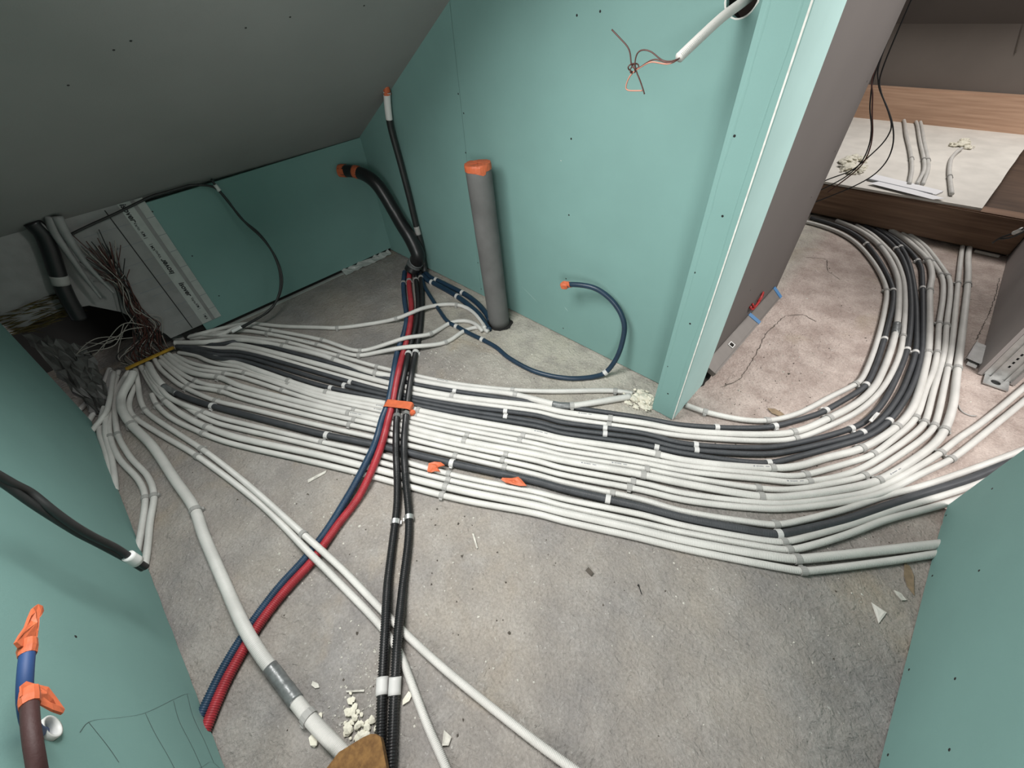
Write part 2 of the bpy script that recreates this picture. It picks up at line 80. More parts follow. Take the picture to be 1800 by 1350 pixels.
'P2': (0.01, 'white', [[-24451,-300,100],[-24135,-5,102],[-23940,145,115],[-23704,287,146],[-23445,418,184],[-23207,551,203],[-22656,909,213],[-22465,1058,216],[-22387,1134,214],[-22326,1211,210],[-22281,1293,203],[-22253,1381,195],[-22236,1478,189],[-22229,1582,187],[-22240,1799,189],[-22287,2117,162],[-22288,2210,146],[-22272,2292,131],[-22238,2366,118],[-22186,2433,109],[-22035,2556,102],[-21841,2671,100],[-21621,2782,100],[-20785,3168,100],[-19400,3849,100],[-18397,4305,100],[-17968,4487,100],[-17629,4613,100],[-17265,4726,100],[-16541,4923,100],[-16213,5026,100],[-15930,5145,100],[-15768,5245,100],[-15693,5308,100],[-15620,5382,100],[-15494,5556,101],[-15391,5749,106],[-15281,5944,126],[-15150,6132,165],[-14809,6603,288],[-14629,6900,337],[-14459,7199,345],[-14265,7492,329],[-14142,7690,306],[-14059,7907,264],[-14025,8145,211],[-14037,8398,160],[-14088,8784,110],[-14106,9026,101],[-14098,9247,100],[-14049,9452,100],[-14006,9550,100],[-13888,9737,100],[-13740,9895,100],[-13656,9959,101],[-13565,10011,103],[-13465,10050,108],[-13354,10074,116],[-13107,10080,147],[-12750,10027,189],[-12562,9985,183],[-12330,9933,132]], [0.562, 0.872, 1.104, 1.439]),
'P3': (0.01, 'white', [[-24128,-335,100],[-23566,227,100],[-23245,571,100],[-23031,831,100],[-22470,1585,100],[-22244,1854,100],[-22085,2017,100],[-21916,2165,100],[-21557,2423,100],[-21175,2644,100],[-20448,3015,100],[-19947,3255,100],[-19403,3497,100],[-18495,3880,100],[-17616,4236,100],[-17263,4361,100],[-16312,4664,100],[-15990,4781,100],[-15708,4912,100],[-15541,5016,100],[-15459,5081,100],[-15378,5157,100],[-15227,5337,102],[-15091,5531,112],[-14939,5718,141],[-14762,5889,188],[-14397,6210,291],[-14144,6472,339],[-13996,6649,347],[-13785,6913,335],[-13575,7203,295],[-13399,7525,221],[-13250,7854,147],[-13161,8064,116],[-13087,8274,103],[-13060,8387,101],[-13037,8629,100],[-13065,9117,100],[-13059,9343,100],[-13014,9559,100],[-12933,9767,100],[-12882,9861,100],[-12823,9944,100],[-12755,10013,100],[-12675,10064,100],[-12581,10098,100],[-12476,10115,100],[-12361,10119,100],[-12119,10103,100]], [0.493, 0.801, 1.046, 1.453]),
'HB': (0.0125, 'blue', [[-20028,10935,125],[-19217,10283,125],[-18746,9936,125],[-18164,9544,125],[-17370,9033,125],[-16332,8400,125],[-16062,8212,125],[-15794,7995,125],[-15445,7677,125],[-15116,7350,125],[-14885,7101,125],[-14451,6592,125],[-14124,6261,131],[-13817,6003,175],[-13321,5626,288],[-12985,5364,343],[-12625,5053,350],[-12195,4665,322],[-11746,4272,345],[-11603,4122,339],[-11475,3967,328],[-11134,3558,344],[-10848,3244,317],[-10679,3078,317],[-10335,2726,343],[-10081,2377,325],[-9881,2099,340],[-9759,1914,341],[-9616,1643,297],[-9372,1093,169],[-9284,905,140],[-9128,610,126],[-8802,-16,125],[-8619,-438,125],[-8432,-967,125],[-8344,-1292,125],[-8244,-1751,125],[-8145,-2084,125],[-7934,-2627,125],[-7695,-3145,125],[-7484,-3525,125],[-7254,-3870,125],[-6636,-4621,125]], []),
'HR': (0.0135, 'red', [[-19767,11115,135],[-19040,10547,135],[-18562,10197,135],[-17184,9308,135],[-16725,8994,135],[-16195,8597,135],[-15686,8180,135],[-15177,7724,135],[-14684,7256,135],[-14375,6945,135],[-13852,6389,141],[-13574,6132,182],[-12918,5580,334],[-12646,5332,358],[-12400,5100,357],[-11976,4707,331],[-11527,4315,353],[-11247,4022,333],[-10868,3636,352],[-10569,3323,324],[-10218,2977,346],[-10062,2807,350],[-9862,2559,332],[-9572,2211,351],[-9443,2037,348],[-9336,1865,321],[-9194,1602,260],[-9025,1241,176],[-8944,1049,149],[-8826,733,136],[-8638,182,135],[-8269,-672,135],[-8190,-880,135],[-8128,-1091,135],[-8022,-1623,135],[-7936,-1952,135],[-7788,-2405,135],[-7610,-2828,135],[-7505,-3025,135],[-7233,-3480,135],[-7004,-3818,135],[-6729,-4139,135],[-6235,-4654,135]], []),
'HK1': (0.0125, 'hose', [[-19512,11335,125],[-17040,9659,125],[-16553,9301,125],[-16002,8853,125],[-15478,8390,125],[-14977,7917,125],[-14111,7002,125],[-13864,6751,133],[-13566,6481,176],[-12898,5921,323],[-12705,5751,349],[-12220,5284,350],[-11930,4985,325],[-11777,4835,322],[-11442,4536,343],[-11046,4185,320],[-10685,3903,342],[-10508,3766,342],[-10254,3568,319],[-10069,3433,316],[-9659,3154,343],[-9206,2846,319],[-8795,2587,340],[-8603,2462,340],[-8360,2289,299],[-7841,1869,160],[-7604,1670,130],[-6383,589,125],[-6124,368,136],[-5942,225,164],[-5436,-127,279],[-5150,-333,306],[-4971,-470,303],[-4799,-609,282],[-4318,-1021,158],[-4073,-1215,129],[-2676,-2227,125],[-1509,-3093,125]], []),
'HK2': (0.0125, 'hose', [[-19269,11524,125],[-18202,10784,125],[-17062,9955,125],[-16293,9362,125],[-15540,8742,125],[-14996,8274,125],[-14575,7893,125],[-13293,6637,130],[-12994,6371,171],[-12424,5899,310],[-12226,5729,341],[-11807,5349,347],[-11425,4997,321],[-10996,4630,343],[-10600,4282,323],[-10245,3992,343],[-9832,3639,316],[-9643,3492,321],[-9257,3216,343],[-8898,2969,320],[-8393,2650,344],[-8215,2535,329],[-8050,2425,299],[-7391,1995,145],[-7222,1882,129],[-6881,1634,125],[-6469,1295,125],[-5629,515,132],[-5359,288,171],[-4909,-73,281],[-4745,-213,299],[-4433,-477,306],[-4207,-666,287],[-3759,-1065,166],[-3514,-1268,131],[-2519,-2039,125],[-1371,-2960,125]], []),
'm': (0.016, 'white', [[-21866,-2386,505],[-21784,-2427,498],[-21589,-2566,450],[-21468,-2678,413],[-21225,-2941,334],[-21094,-3058,295],[-20963,-3150,258],[-20820,-3224,227],[-20632,-3280,216],[-20513,-3300,222],[-19980,-3336,281],[-19741,-3340,293],[-19414,-3335,284],[-19213,-3329,262],[-18843,-3310,196],[-18555,-3281,166],[-17299,-3082,160],[-16714,-3016,160],[-16008,-2967,160],[-14482,-2891,160],[-13406,-2811,160],[-12959,-2790,160],[-12505,-2799,160],[-11706,-2877,160],[-11254,-2906,160],[-9134,-2988,166],[-8762,-2993,206],[-7881,-2968,380],[-7637,-2961,402],[-7522,-2960,401],[-7207,-2958,359],[-6711,-2942,250],[-6410,-2914,191],[-6198,-2889,168],[-4957,-2739,160],[-3543,-2465,160]], [0.347, 0.963, 1.748]),
'D1': (0.01, 'white', [[-22090,-2452,100],[-21784,-2528,100],[-21578,-2595,100],[-21371,-2682,100],[-20847,-2938,100],[-20637,-3022,100],[-20422,-3088,100],[-20110,-3151,100],[-19899,-3173,100],[-19675,-3178,100],[-19462,-3165,100],[-19058,-3098,100],[-18496,-2961,100],[-17228,-2616,100],[-15800,-2199,100],[-15096,-2015,100],[-13504,-1652,100],[-11946,-1337,100],[-10918,-1161,100],[-9808,-1020,106],[-9426,-979,147],[-8651,-897,302],[-8306,-858,339],[-7985,-819,315],[-7231,-725,151],[-6927,-689,110],[-5753,-555,100],[-5130,-505,100],[-4648,-503,100],[-4360,-529,100],[-4165,-561,100],[-2737,-912,100],[-1977,-1058,100],[-1249,-1217,100],[147,-1502,100]], [0.306, 0.728]),
'D2': (0.01, 'white', [[-22721,-2338,134],[-22332,-2353,215],[-22175,-2364,236],[-21916,-2392,250],[-21716,-2426,231],[-21310,-2527,138],[-21129,-2569,113],[-20704,-2646,100],[-20269,-2701,100],[-19948,-2724,100],[-19630,-2730,100],[-19412,-2721,100],[-19094,-2686,100],[-18450,-2556,100],[-15204,-1758,100],[-14083,-1524,100],[-12933,-1308,100],[-12456,-1225,108],[-11571,-1085,174],[-11065,-1009,198],[-10588,-938,190],[-9812,-822,137],[-9587,-789,141],[-9344,-755,175],[-8668,-659,307],[-8415,-621,335],[-8300,-603,336],[-8093,-570,315],[-7319,-451,148],[-6980,-412,108],[-5675,-287,100],[-4687,-180,100],[-3837,-64,100],[-3034,68,100],[-818,527,100],[749,916,100],[3273,1506,100]], [0.337, 0.757, 1.391]),
'E1': (0.01, 'white', [[-23327,-2900,100],[-22534,-3288,100],[-22314,-3375,100],[-22108,-3442,100],[-21455,-3597,100],[-19406,-4010,100],[-19066,-4058,100],[-18605,-4094,100],[-18136,-4106,100],[-17664,-4097,100],[-17314,-4077,100],[-16961,-4040,100],[-16018,-3874,100],[-15688,-3826,100],[-15225,-3796,100],[-14884,-3803,100],[-14553,-3848,100],[-14128,-3963,100],[-13292,-4253,100],[-12201,-4661,100]], [0.467, 0.898]),
'E2': (0.01, 'white', [[-22906,-2596,100],[-22335,-2970,100],[-22056,-3127,100],[-21763,-3268,100],[-21561,-3346,100],[-21247,-3440,100],[-20478,-3605,100],[-19908,-3697,100],[-19047,-3814,100],[-18725,-3841,100],[-18394,-3849,100],[-17803,-3829,100],[-17065,-3773,100],[-16709,-3730,100],[-15893,-3590,100],[-15558,-3550,100],[-15095,-3538,100],[-14751,-3561,100],[-14416,-3617,100],[-14196,-3677,100],[-13433,-3964,100],[-12333,-4316,100],[-11620,-4581,100]], [0.443, 0.876]),
'F1': (0.01, 'white', [[-22781,-3107,188],[-22623,-3194,166],[-22527,-3236,163],[-22309,-3315,170],[-21829,-3471,203],[-21514,-3590,208],[-21235,-3725,183],[-20906,-3909,121],[-20720,-3989,105],[-20194,-4158,100],[-19774,-4266,100],[-19457,-4322,100],[-19237,-4343,100],[-18234,-4357,100],[-17437,-4402,100],[-16191,-4532,100]], []),
'F2': (0.01, 'white', [[-22913,-3049,100],[-22669,-3122,114],[-21986,-3292,189],[-21344,-3521,184],[-20514,-3775,220],[-19901,-3966,200],[-19325,-4113,157],[-18911,-4181,134],[-18477,-4226,109],[-17653,-4267,100],[-17199,-4303,100],[-16540,-4379,100],[-15743,-4497,100]], []),
'F3': (0.01, 'white', [[-23877,-3159,100],[-22976,-3513,100],[-22774,-3616,100],[-22587,-3737,100],[-22416,-3876,100],[-22186,-4102,100],[-21894,-4411,100],[-21478,-4884,100]], []),
'F4': (0.01, 'white', [[-23613,-3140,100],[-22593,-3426,100],[-22259,-3546,100],[-22042,-3641,100],[-21826,-3750,100],[-21505,-3934,100],[-19923,-4917,100]], []),
'F5': (0.01, 'white', [[-23161,-3065,211],[-22967,-3087,252],[-22815,-3114,271],[-22320,-3238,280],[-21788,-3358,301],[-21187,-3515,302],[-20721,-3640,317],[-20424,-3738,322],[-20250,-3808,324],[-20091,-3897,320],[-19954,-4026,298],[-19900,-4100,281],[-19674,-4475,184],[-19449,-4749,109],[-19376,-4813,100]], []),
}
FREE = {
'N1': [[-19241,11416,110],[-18671,11144,110],[-17904,10743,110],[-17636,10619,110],[-17368,10509,110],[-15732,9884,110],[-14784,9542,110],[-14496,9448,110],[-14315,9402,110],[-14139,9373,110],[-14048,9367,110],[-13867,9372,110],[-13602,9401,110],[-13417,9413,110],[-12634,9438,110],[-11882,9502,110],[-11326,9526,110],[-11139,9525,110],[-10953,9515,110],[-10767,9490,110],[-10396,9413,110],[-10199,9382,110],[-10006,9365,110],[-9819,9358,110],[-9418,9356,110],[-9105,9371,110],[-8797,9403,110],[-8600,9438,110],[-8309,9513,110],[-8114,9579,110],[-7923,9655,110],[-7738,9740,110],[-7560,9832,110],[-7392,9930,110],[-7232,10037,110],[-7153,10097,109],[-6998,10229,106],[-6852,10373,103],[-6719,10519,101],[-6546,10727,106],[-6439,10870,114],[-6342,11020,131],[-6300,11090,153],[-6261,11153,190],[-6224,11208,242],[-6190,11258,308],[-6127,11348,474],[-6073,11427,664],[-6032,11497,853],[-6006,11555,1027],[-5986,11628,1292],[-5982,11669,1472],[-5987,11719,1739],[-6001,11755,2018],[-6021,11769,2203],[-6062,11777,2381],[-6092,11779,2466],[-6129,11781,2549],[-6220,11780,2710],[-6330,11775,2865],[-6456,11765,3008],[-6594,11748,3138],[-6668,11737,3199],[-6829,11710,3312],[-7004,11676,3410],[-7186,11639,3488],[-7278,11619,3518],[-7370,11600,3540],[-7556,11560,3560],[-7653,11538,3561],[-7849,11494,3546],[-8037,11452,3519],[-8282,11400,3467],[-8430,11373,3419],[-8566,11350,3362]],
'N2a': [[-19077,11706,110],[-18553,11558,110],[-18380,11524,110],[-18204,11511,110],[-18027,11519,110],[-17746,11549,110],[-17561,11561,110],[-16450,11581,110],[-15376,11580,110],[-15209,11568,110],[-14951,11536,110],[-14572,11471,110],[-14282,11410,110],[-13997,11335,110],[-13798,11273,110],[-13505,11170,110],[-13155,11027,110],[-12995,10948,110],[-12701,10784,110]],
'N2b': [[-18844,11401,110],[-18364,11252,110],[-18181,11218,110],[-18012,11214,110],[-17665,11239,110],[-17424,11242,110],[-16852,11235,110],[-16210,11214,110],[-15803,11192,110],[-15426,11159,110],[-15134,11123,110],[-14770,11064,110],[-13848,10880,110],[-13568,10811,110],[-13386,10758,110],[-13204,10693,110],[-13018,10615,110],[-12511,10373,110],[-12162,10222,110]],
'sheath': [[-19438,11002,300],[-19382,11163,504],[-19359,11213,574],[-19330,11257,645],[-19292,11292,717],[-19241,11316,789],[-19179,11332,862],[-19034,11345,1012],[-18964,11346,1090],[-18905,11347,1171],[-18862,11348,1252],[-18839,11351,1335],[-18837,11356,1417],[-18852,11361,1500],[-18882,11367,1585],[-18970,11378,1760],[-19082,11389,1935],[-19253,11399,2180],[-19425,11403,2398],[-19670,11401,2665],[-19849,11401,2876],[-20083,11407,3174],[-20240,11403,3404],[-20287,11398,3484],[-20368,11381,3652],[-20501,11328,3999],[-20573,11299,4169],[-20702,11251,4436],[-20800,11217,4601],[-20853,11201,4674],[-20962,11168,4801],[-21084,11135,4908],[-21152,11118,4955],[-21301,11086,5030],[-21381,11071,5059],[-21558,11042,5107],[-21749,11010,5145],[-21945,10972,5175],[-22133,10925,5200],[-22308,10866,5219],[-22557,10754,5231],[-23038,10500,5232]],
'dip': [[-18933,11618,200],[-19073,11743,418],[-19115,11782,495],[-19150,11816,575],[-19175,11843,658],[-19188,11861,742],[-19191,11873,827],[-19178,11883,1009],[-19138,11883,1304],[-19118,11880,1505],[-19116,11882,1785],[-19195,11880,2816],[-19229,11880,4094],[-19253,11880,4580],[-19350,11881,5928],[-19415,11863,6819],[-19427,11857,7105],[-19427,11853,7287],[-19417,11850,7469],[-19393,11849,7661],[-19358,11849,7853],[-19292,11849,8123],[-19220,11850,8371],[-19161,11850,8544],[-19063,11850,8793]],
'topcond': [[-4757,12600,11418],[-4746,12257,11359],[-4746,12000,11309],[-4763,11742,11250],[-4800,11399,11154],[-4841,11055,11028],[-4882,10799,10917],[-4938,10542,10791],[-5022,10200,10611]],
'wire1': [[-5010,10200,10612],[-4987,10125,10608],[-4978,10064,10600],[-4993,10023,10585],[-5035,10003,10567],[-5102,9999,10555],[-5184,9999,10558],[-5364,10000,10591],[-5453,10000,10595],[-5539,10000,10577],[-5622,10000,10539],[-5777,10000,10452],[-5844,10000,10430],[-5905,10000,10428],[-5957,10000,10447],[-5997,10000,10486],[-6023,10000,10545],[-6043,10000,10614],[-6067,10000,10680],[-6101,10000,10738],[-6147,10000,10787],[-6205,10000,10831],[-6272,10000,10874],[-6585,10000,11068]],
'wire2': [[-5015,10210,10610],[-4990,10132,10610],[-4982,10067,10606],[-5002,10024,10598],[-5051,10003,10586],[-5121,9998,10577],[-5194,9999,10577],[-5266,10000,10588],[-5336,10000,10611],[-5474,10000,10679],[-5549,10000,10713],[-5632,10000,10736],[-5716,10000,10746],[-5792,10000,10740],[-5853,10000,10716],[-5894,10000,10671],[-5915,10000,10605],[-5916,10000,10525],[-5896,10000,10445],[-5860,10000,10377],[-5726,10000,10201],[-5633,10000,10061],[-5581,10000,9978]],
'wire3': [[-5005,10190,10613],[-4985,10090,10599],[-5005,10034,10578],[-5051,10006,10556],[-5114,9999,10538],[-5183,9999,10531],[-5254,10000,10533],[-5406,10000,10549],[-5486,10000,10552],[-5567,10000,10541],[-5649,10000,10511],[-5732,10000,10470],[-5890,10000,10381],[-5954,10000,10332],[-6005,10000,10277],[-6042,10000,10214],[-6066,10000,10148],[-6075,10000,10089],[-6063,10000,10046],[-6025,10000,10024],[-5966,10000,10018],[-5895,10000,10020],[-5650,10000,10038]],
'wcabA': [[-9408,-3500,6749],[-9502,-3528,6496],[-9553,-3543,6333],[-9569,-3548,6251],[-9590,-3551,5991],[-9634,-3550,5729],[-9627,-3548,5648],[-9597,-3542,5574],[-9447,-3522,5360],[-9409,-3519,5279],[-9380,-3519,5191],[-9337,-3520,5008],[-9294,-3520,4738],[-9282,-3520,4552],[-9287,-3520,4358],[-9316,-3520,4067],[-9368,-3520,3725],[-9380,-3520,3561],[-9371,-3520,3399],[-9335,-3520,3065],[-9315,-3520,2612]],
'wcabB': [[-9405,-3600,6613],[-9492,-3609,6432],[-9532,-3613,6341],[-9562,-3617,6250],[-9578,-3619,6159],[-9578,-3620,6068],[-9565,-3621,5976],[-9475,-3620,5608],[-9427,-3620,5330],[-9398,-3620,5072],[-9354,-3620,4550],[-9354,-3620,4377],[-9389,-3620,3943],[-9430,-3620,3043],[-9430,-3620,2872],[-9415,-3620,2528]],
'tubeBlue': [[-5978,-4700,4229],[-5651,-4443,4747],[-5568,-4371,4892],[-5492,-4296,5041],[-5415,-4210,5210],[-5349,-4122,5381],[-5326,-4080,5462],[-5314,-4039,5537],[-5315,-3999,5609],[-5330,-3960,5676],[-5358,-3921,5739],[-5397,-3885,5795],[-5447,-3849,5844],[-5509,-3814,5885],[-5581,-3782,5917],[-5659,-3756,5938],[-5741,-3737,5948],[-5826,-3722,5949],[-6002,-3700,5941]],
'tubeBrown': [[-4250,-4470,4784],[-4135,-4049,5458],[-4097,-3944,5630],[-4025,-3783,5897],[-4011,-3735,5979],[-4011,-3690,6053],[-4031,-3650,6122],[-4076,-3612,6185],[-4141,-3580,6240],[-4215,-3556,6282],[-4291,-3540,6312],[-4368,-3530,6331],[-4447,-3524,6341],[-4531,-3523,6343],[-4619,-3526,6335],[-4711,-3532,6319],[-4899,-3550,6274]],
'loopA': [[-22900,4536,6766],[-22900,4536,6537],[-22902,4546,6366],[-22897,4569,6181],[-22890,4585,6095],[-22852,4642,5837],[-22800,4700,5562],[-22761,4727,5377],[-22694,4760,5089],[-22647,4788,4896],[-22601,4833,4711],[-22580,4863,4622],[-22539,4940,4453],[-22477,5069,4204],[-22427,5143,4035],[-22369,5195,3866],[-22304,5229,3698],[-22231,5252,3526],[-22115,5267,3265],[-21999,5258,3009],[-21919,5236,2836],[-21795,5181,2578],[-21714,5129,2410],[-21637,5066,2244],[-21565,4990,2081],[-21464,4854,1839],[-21402,4748,1682],[-21347,4631,1533],[-21302,4504,1393],[-21248,4294,1199],[-21222,4141,1079],[-21205,3979,970],[-21200,3809,874],[-21209,3634,798],[-21218,3543,767],[-21246,3355,718],[-21284,3160,680],[-21352,2869,630],[-21427,2590,571],[-21513,2320,506],[-21700,1791,376]],
'loopB': [[-22900,-1286,5872],[-22900,-940,5973],[-22900,-766,6014],[-22900,-592,6046],[-22900,-39,6132],[-22900,703,6235],[-22900,2249,6507],[-22900,2520,6540],[-22900,2800,6558],[-22900,3075,6556],[-22900,3351,6534],[-22900,3628,6493],[-22900,3892,6434],[-22900,4152,6350],[-22900,4304,6284],[-22901,4431,6207],[-22901,4483,6159],[-22896,4527,6102],[-22888,4561,6035],[-22858,4612,5870],[-22650,4805,4889],[-22577,4870,4604],[-22549,4894,4515],[-22487,4948,4350],[-22305,5101,3962],[-22235,5153,3801],[-22143,5209,3546],[-22065,5249,3276],[-22014,5265,3093],[-21959,5269,2913],[-21897,5258,2738],[-21861,5246,2650],[-21781,5212,2476],[-21695,5163,2306],[-21610,5100,2140],[-21535,5024,1980],[-21474,4936,1827],[-21448,4887,1752],[-21403,4779,1605],[-21347,4596,1398],[-21315,4462,1274],[-21285,4318,1165],[-21254,4164,1071],[-21228,4000,988],[-21203,3742,878],[-21203,3569,812],[-21218,3395,752],[-21246,3217,700],[-21305,2946,629],[-21376,2682,561],[-21461,2415,484],[-21700,1805,298]],
'fw0': [[-4092,27500,8225],[-3889,27500,7807],[-3740,27500,7556],[-3560,27500,7338],[-3135,27500,6899],[-2814,27500,6534],[-2640,27500,6311],[-2441,27500,6003],[-2276,27500,5681],[-2182,27500,5419],[-2118,27500,5127],[-2103,27500,4836],[-2145,27500,4555],[-2237,27500,4286],[-2361,27500,4055],[-2577,27500,3782],[-2831,27500,3522],[-3201,27500,3196],[-3968,27500,2580],[-4470,27500,2201]],
'fw1': [[-4009,27000,7893],[-3857,27000,7390],[-3691,27000,6953],[-3565,27000,6700],[-3280,27000,6206],[-3096,27000,5754],[-3042,27000,5568],[-2990,27000,5291],[-2970,27000,5020],[-2978,27000,4842],[-3007,27000,4665],[-3097,27000,4402],[-3183,27000,4231],[-3337,27000,3988],[-3453,27000,3842],[-3649,27000,3636],[-4359,27000,2978]],
'fw2': [[-3811,27200,7876],[-3632,27200,7563],[-3524,27200,7412],[-2920,27200,6730],[-2618,27200,6331],[-2543,27200,6163],[-2522,27200,6075],[-2518,27200,5801],[-2572,27200,5531],[-2667,27200,5278],[-3005,27200,4597],[-3159,27200,4350],[-3284,27200,4211],[-3427,27200,4093],[-3970,27200,3726],[-4340,27200,3439]],
'fw3': [[-4021,26800,7921],[-3766,26800,7424],[-3444,26800,6705],[-3121,26800,6062],[-3019,26800,5799],[-2934,26800,5527],[-2872,26800,5147],[-2866,26800,4949],[-2882,26800,4755],[-2963,26800,4479],[-3306,26800,3879],[-3738,26800,3223]],
'bc0': [[-4088,48775,2220],[-3788,47581,2220],[-3083,44229,2220],[-2197,40450,2220],[-1677,38027,2220],[-1478,36990,2220],[-1334,36129,2220],[-1012,33625,2220]],
'bc1': [[-3318,48790,2220],[-3062,47821,2220],[-2842,46836,2220],[-1949,42429,2220],[-1263,39240,2220],[-979,37748,2220],[-852,36929,2220],[-775,36174,2220],[-740,35507,2220],[-689,33843,2220]],
'bc2': [[-3023,48752,2220],[-2662,47149,2220],[-1746,42550,2220],[-1093,39449,2220],[-849,38144,2220],[-703,37232,2220],[-601,36378,2220],[-435,33906,2220]],
'bc3': [[272,42313,2220],[163,41433,2220],[102,40572,2220],[92,39858,2220],[134,39024,2220],[230,38032,2220],[390,36749,2220],[974,33098,2220]],
'rwire': [[3328,29000,1688],[3366,28854,1922],[3388,28804,1998],[3418,28757,2069],[3496,28662,2206],[3630,28508,2414],[3666,28453,2479],[3695,28396,2542],[3716,28334,2601],[3730,28270,2658],[3754,28069,2826],[3780,27946,2949],[3838,27778,3150],[3947,27500,3509]],
'rwire2': [[3415,28800,1987],[3545,28706,2082],[3604,28655,2133],[3654,28602,2188],[3694,28547,2245],[3724,28489,2304],[3772,28364,2436],[3878,28045,2786],[4052,27600,3331]],
'blackpipe': [[-22700,-1533,6772],[-22700,-1514,6602],[-22700,-1504,6430],[-22700,-1509,6344],[-22700,-1541,6177],[-22700,-1594,6008],[-22700,-1719,5666],[-22700,-2097,4712],[-22700,-2217,4366],[-22700,-2316,4027],[-22700,-2382,3763],[-22700,-2512,3115]],
'duct1': [[-22500,-970,6834],[-22500,-1128,6472],[-22500,-1182,6296],[-22500,-1216,6128],[-22500,-1277,5695],[-22500,-1403,4576],[-22500,-1437,4190],[-22500,-1473,3616]],
'duct2': [[-22400,-804,6802],[-22400,-904,6417],[-22400,-941,6234],[-22400,-1051,5419],[-22400,-1077,5130],[-22400,-1080,4847],[-22400,-1069,4563],[-22400,-1045,4178],[-22400,-1003,3691]],
'duct3': [[-22600,-1406,6712],[-22600,-1329,6481],[-22600,-1295,6314],[-22600,-1242,5602]],
}
SCREWS = {"back":[[-0.9174,1.2156,1.1159],[-0.9204,1.2156,0.8155],[-0.9172,1.2156,0.5675],[-0.9187,1.2156,0.3038],[-0.9237,1.2156,0.0477],[-1.463,1.2156,0.8969],[-1.4448,1.2156,0.8359],[-1.4622,1.2156,0.6943],[-1.4724,1.2156,0.193],[-1.4714,1.2156,0.0429],[-0.8416,1.2156,1.1231]],"strip":[[-0.368,1.0812,0.9218],[-0.3422,1.0812,0.7494],[-0.3706,1.0812,0.5843],[-0.3418,1.0812,0.4215],[-0.3732,1.0812,0.228],[-0.345,1.0812,0.1128]],"right":[[0.4644,1.2179,0.1987],[0.4644,1.2453,0.0187],[0.4644,0.938,0.2043],[0.4644,1.0128,0.0256],[0.4644,0.6701,0.1908],[0.4644,0.5271,0.2101],[0.4644,0.5328,0.0262],[0.4644,0.7323,0.0256]],"left":[[-0.7828,-0.444,0.3626]],"brown":[[-0.334,2.1419,0.8684],[-0.334,2.1299,0.6484],[-0.334,2.0581,0.4963],[-0.334,1.6492,0.2638]],"knee":[[-2.316,0.1928,0.588],[-2.316,0.228,0.373],[-2.316,0.2315,0.1583]],"ceil":[[-1.487,0.2414,1.1341],[-1.4657,0.2787,1.1467],[-1.4459,0.6551,1.1584],[-1.466,0.5387,1.1465],[-1.5808,0.1317,1.0788],[-1.433,0.8786,1.166]]}
PT = {"scrap1":[-0.7937,0.3537,0.02],"scrap2":[-0.5537,0.4927,0.022],"leaf":[0.4306,0.9888,0.0],"tri":[0.3926,0.8372,-0.0],"chip":[-0.2037,0.4311,0.0],"foam":[-0.4319,1.0935,0.0],"hole":[-0.5722,-0.444,0.4579],"nail":[-0.0738,0.4824,0.0],"splin":[-0.5082,0.2732,0.0],"white2":[0.4237,0.9189,0.0],"leaf2":[-0.0332,1.3554,0.0],"red":[-0.325,1.6666,0.1972],"metal":[0.4273,2.2114,0.0],"white3":[-0.3479,-0.0961,0.0],"white4":[-0.2243,-0.0796,0.0],"splin2":[-0.4509,-0.173,0.0],"flake":[-0.5333,-0.2346,0.0],"splin3":[-1.0907,0.0599,0.0],"wchip":[-0.7601,0.4137,0.0],"bits1":[-0.4811,-0.1138,0.0],"bits2":[-0.8224,-0.1216,0.0],"debris":[-0.3953,-0.2287,0.0],"band":[-1.1337,0.4445,0.02]}
OUTLINES = {"scrap1":[[-0.7977,0.3236,0.026],[-0.8189,0.3477,0.026],[-0.8086,0.3646,0.026],[-0.7921,0.379,0.026],[-0.7717,0.38,0.026],[-0.7806,0.366,0.026],[-0.7838,0.3571,0.026],[-0.7645,0.3529,0.026],[-0.7789,0.3432,0.026],[-0.7847,0.3306,0.026]],"scrap2":[[-0.586,0.4661,0.03],[-0.587,0.4739,0.03],[-0.5616,0.4935,0.03],[-0.5506,0.5119,0.03],[-0.5334,0.5098,0.03],[-0.5067,0.5052,0.03],[-0.5232,0.4906,0.03],[-0.5469,0.478,0.03],[-0.5657,0.4681,0.03]],"tag":[[0.2111,1.4827,0.036],[0.2214,1.5436,0.036],[0.2319,1.542,0.036],[0.2215,1.4815,0.036]],"curl":[[0.4319,1.8065,0.003],[0.4395,1.7839,0.003],[0.4551,1.7722,0.003],[0.4721,1.7728,0.003],[0.4834,1.7825,0.003]]}
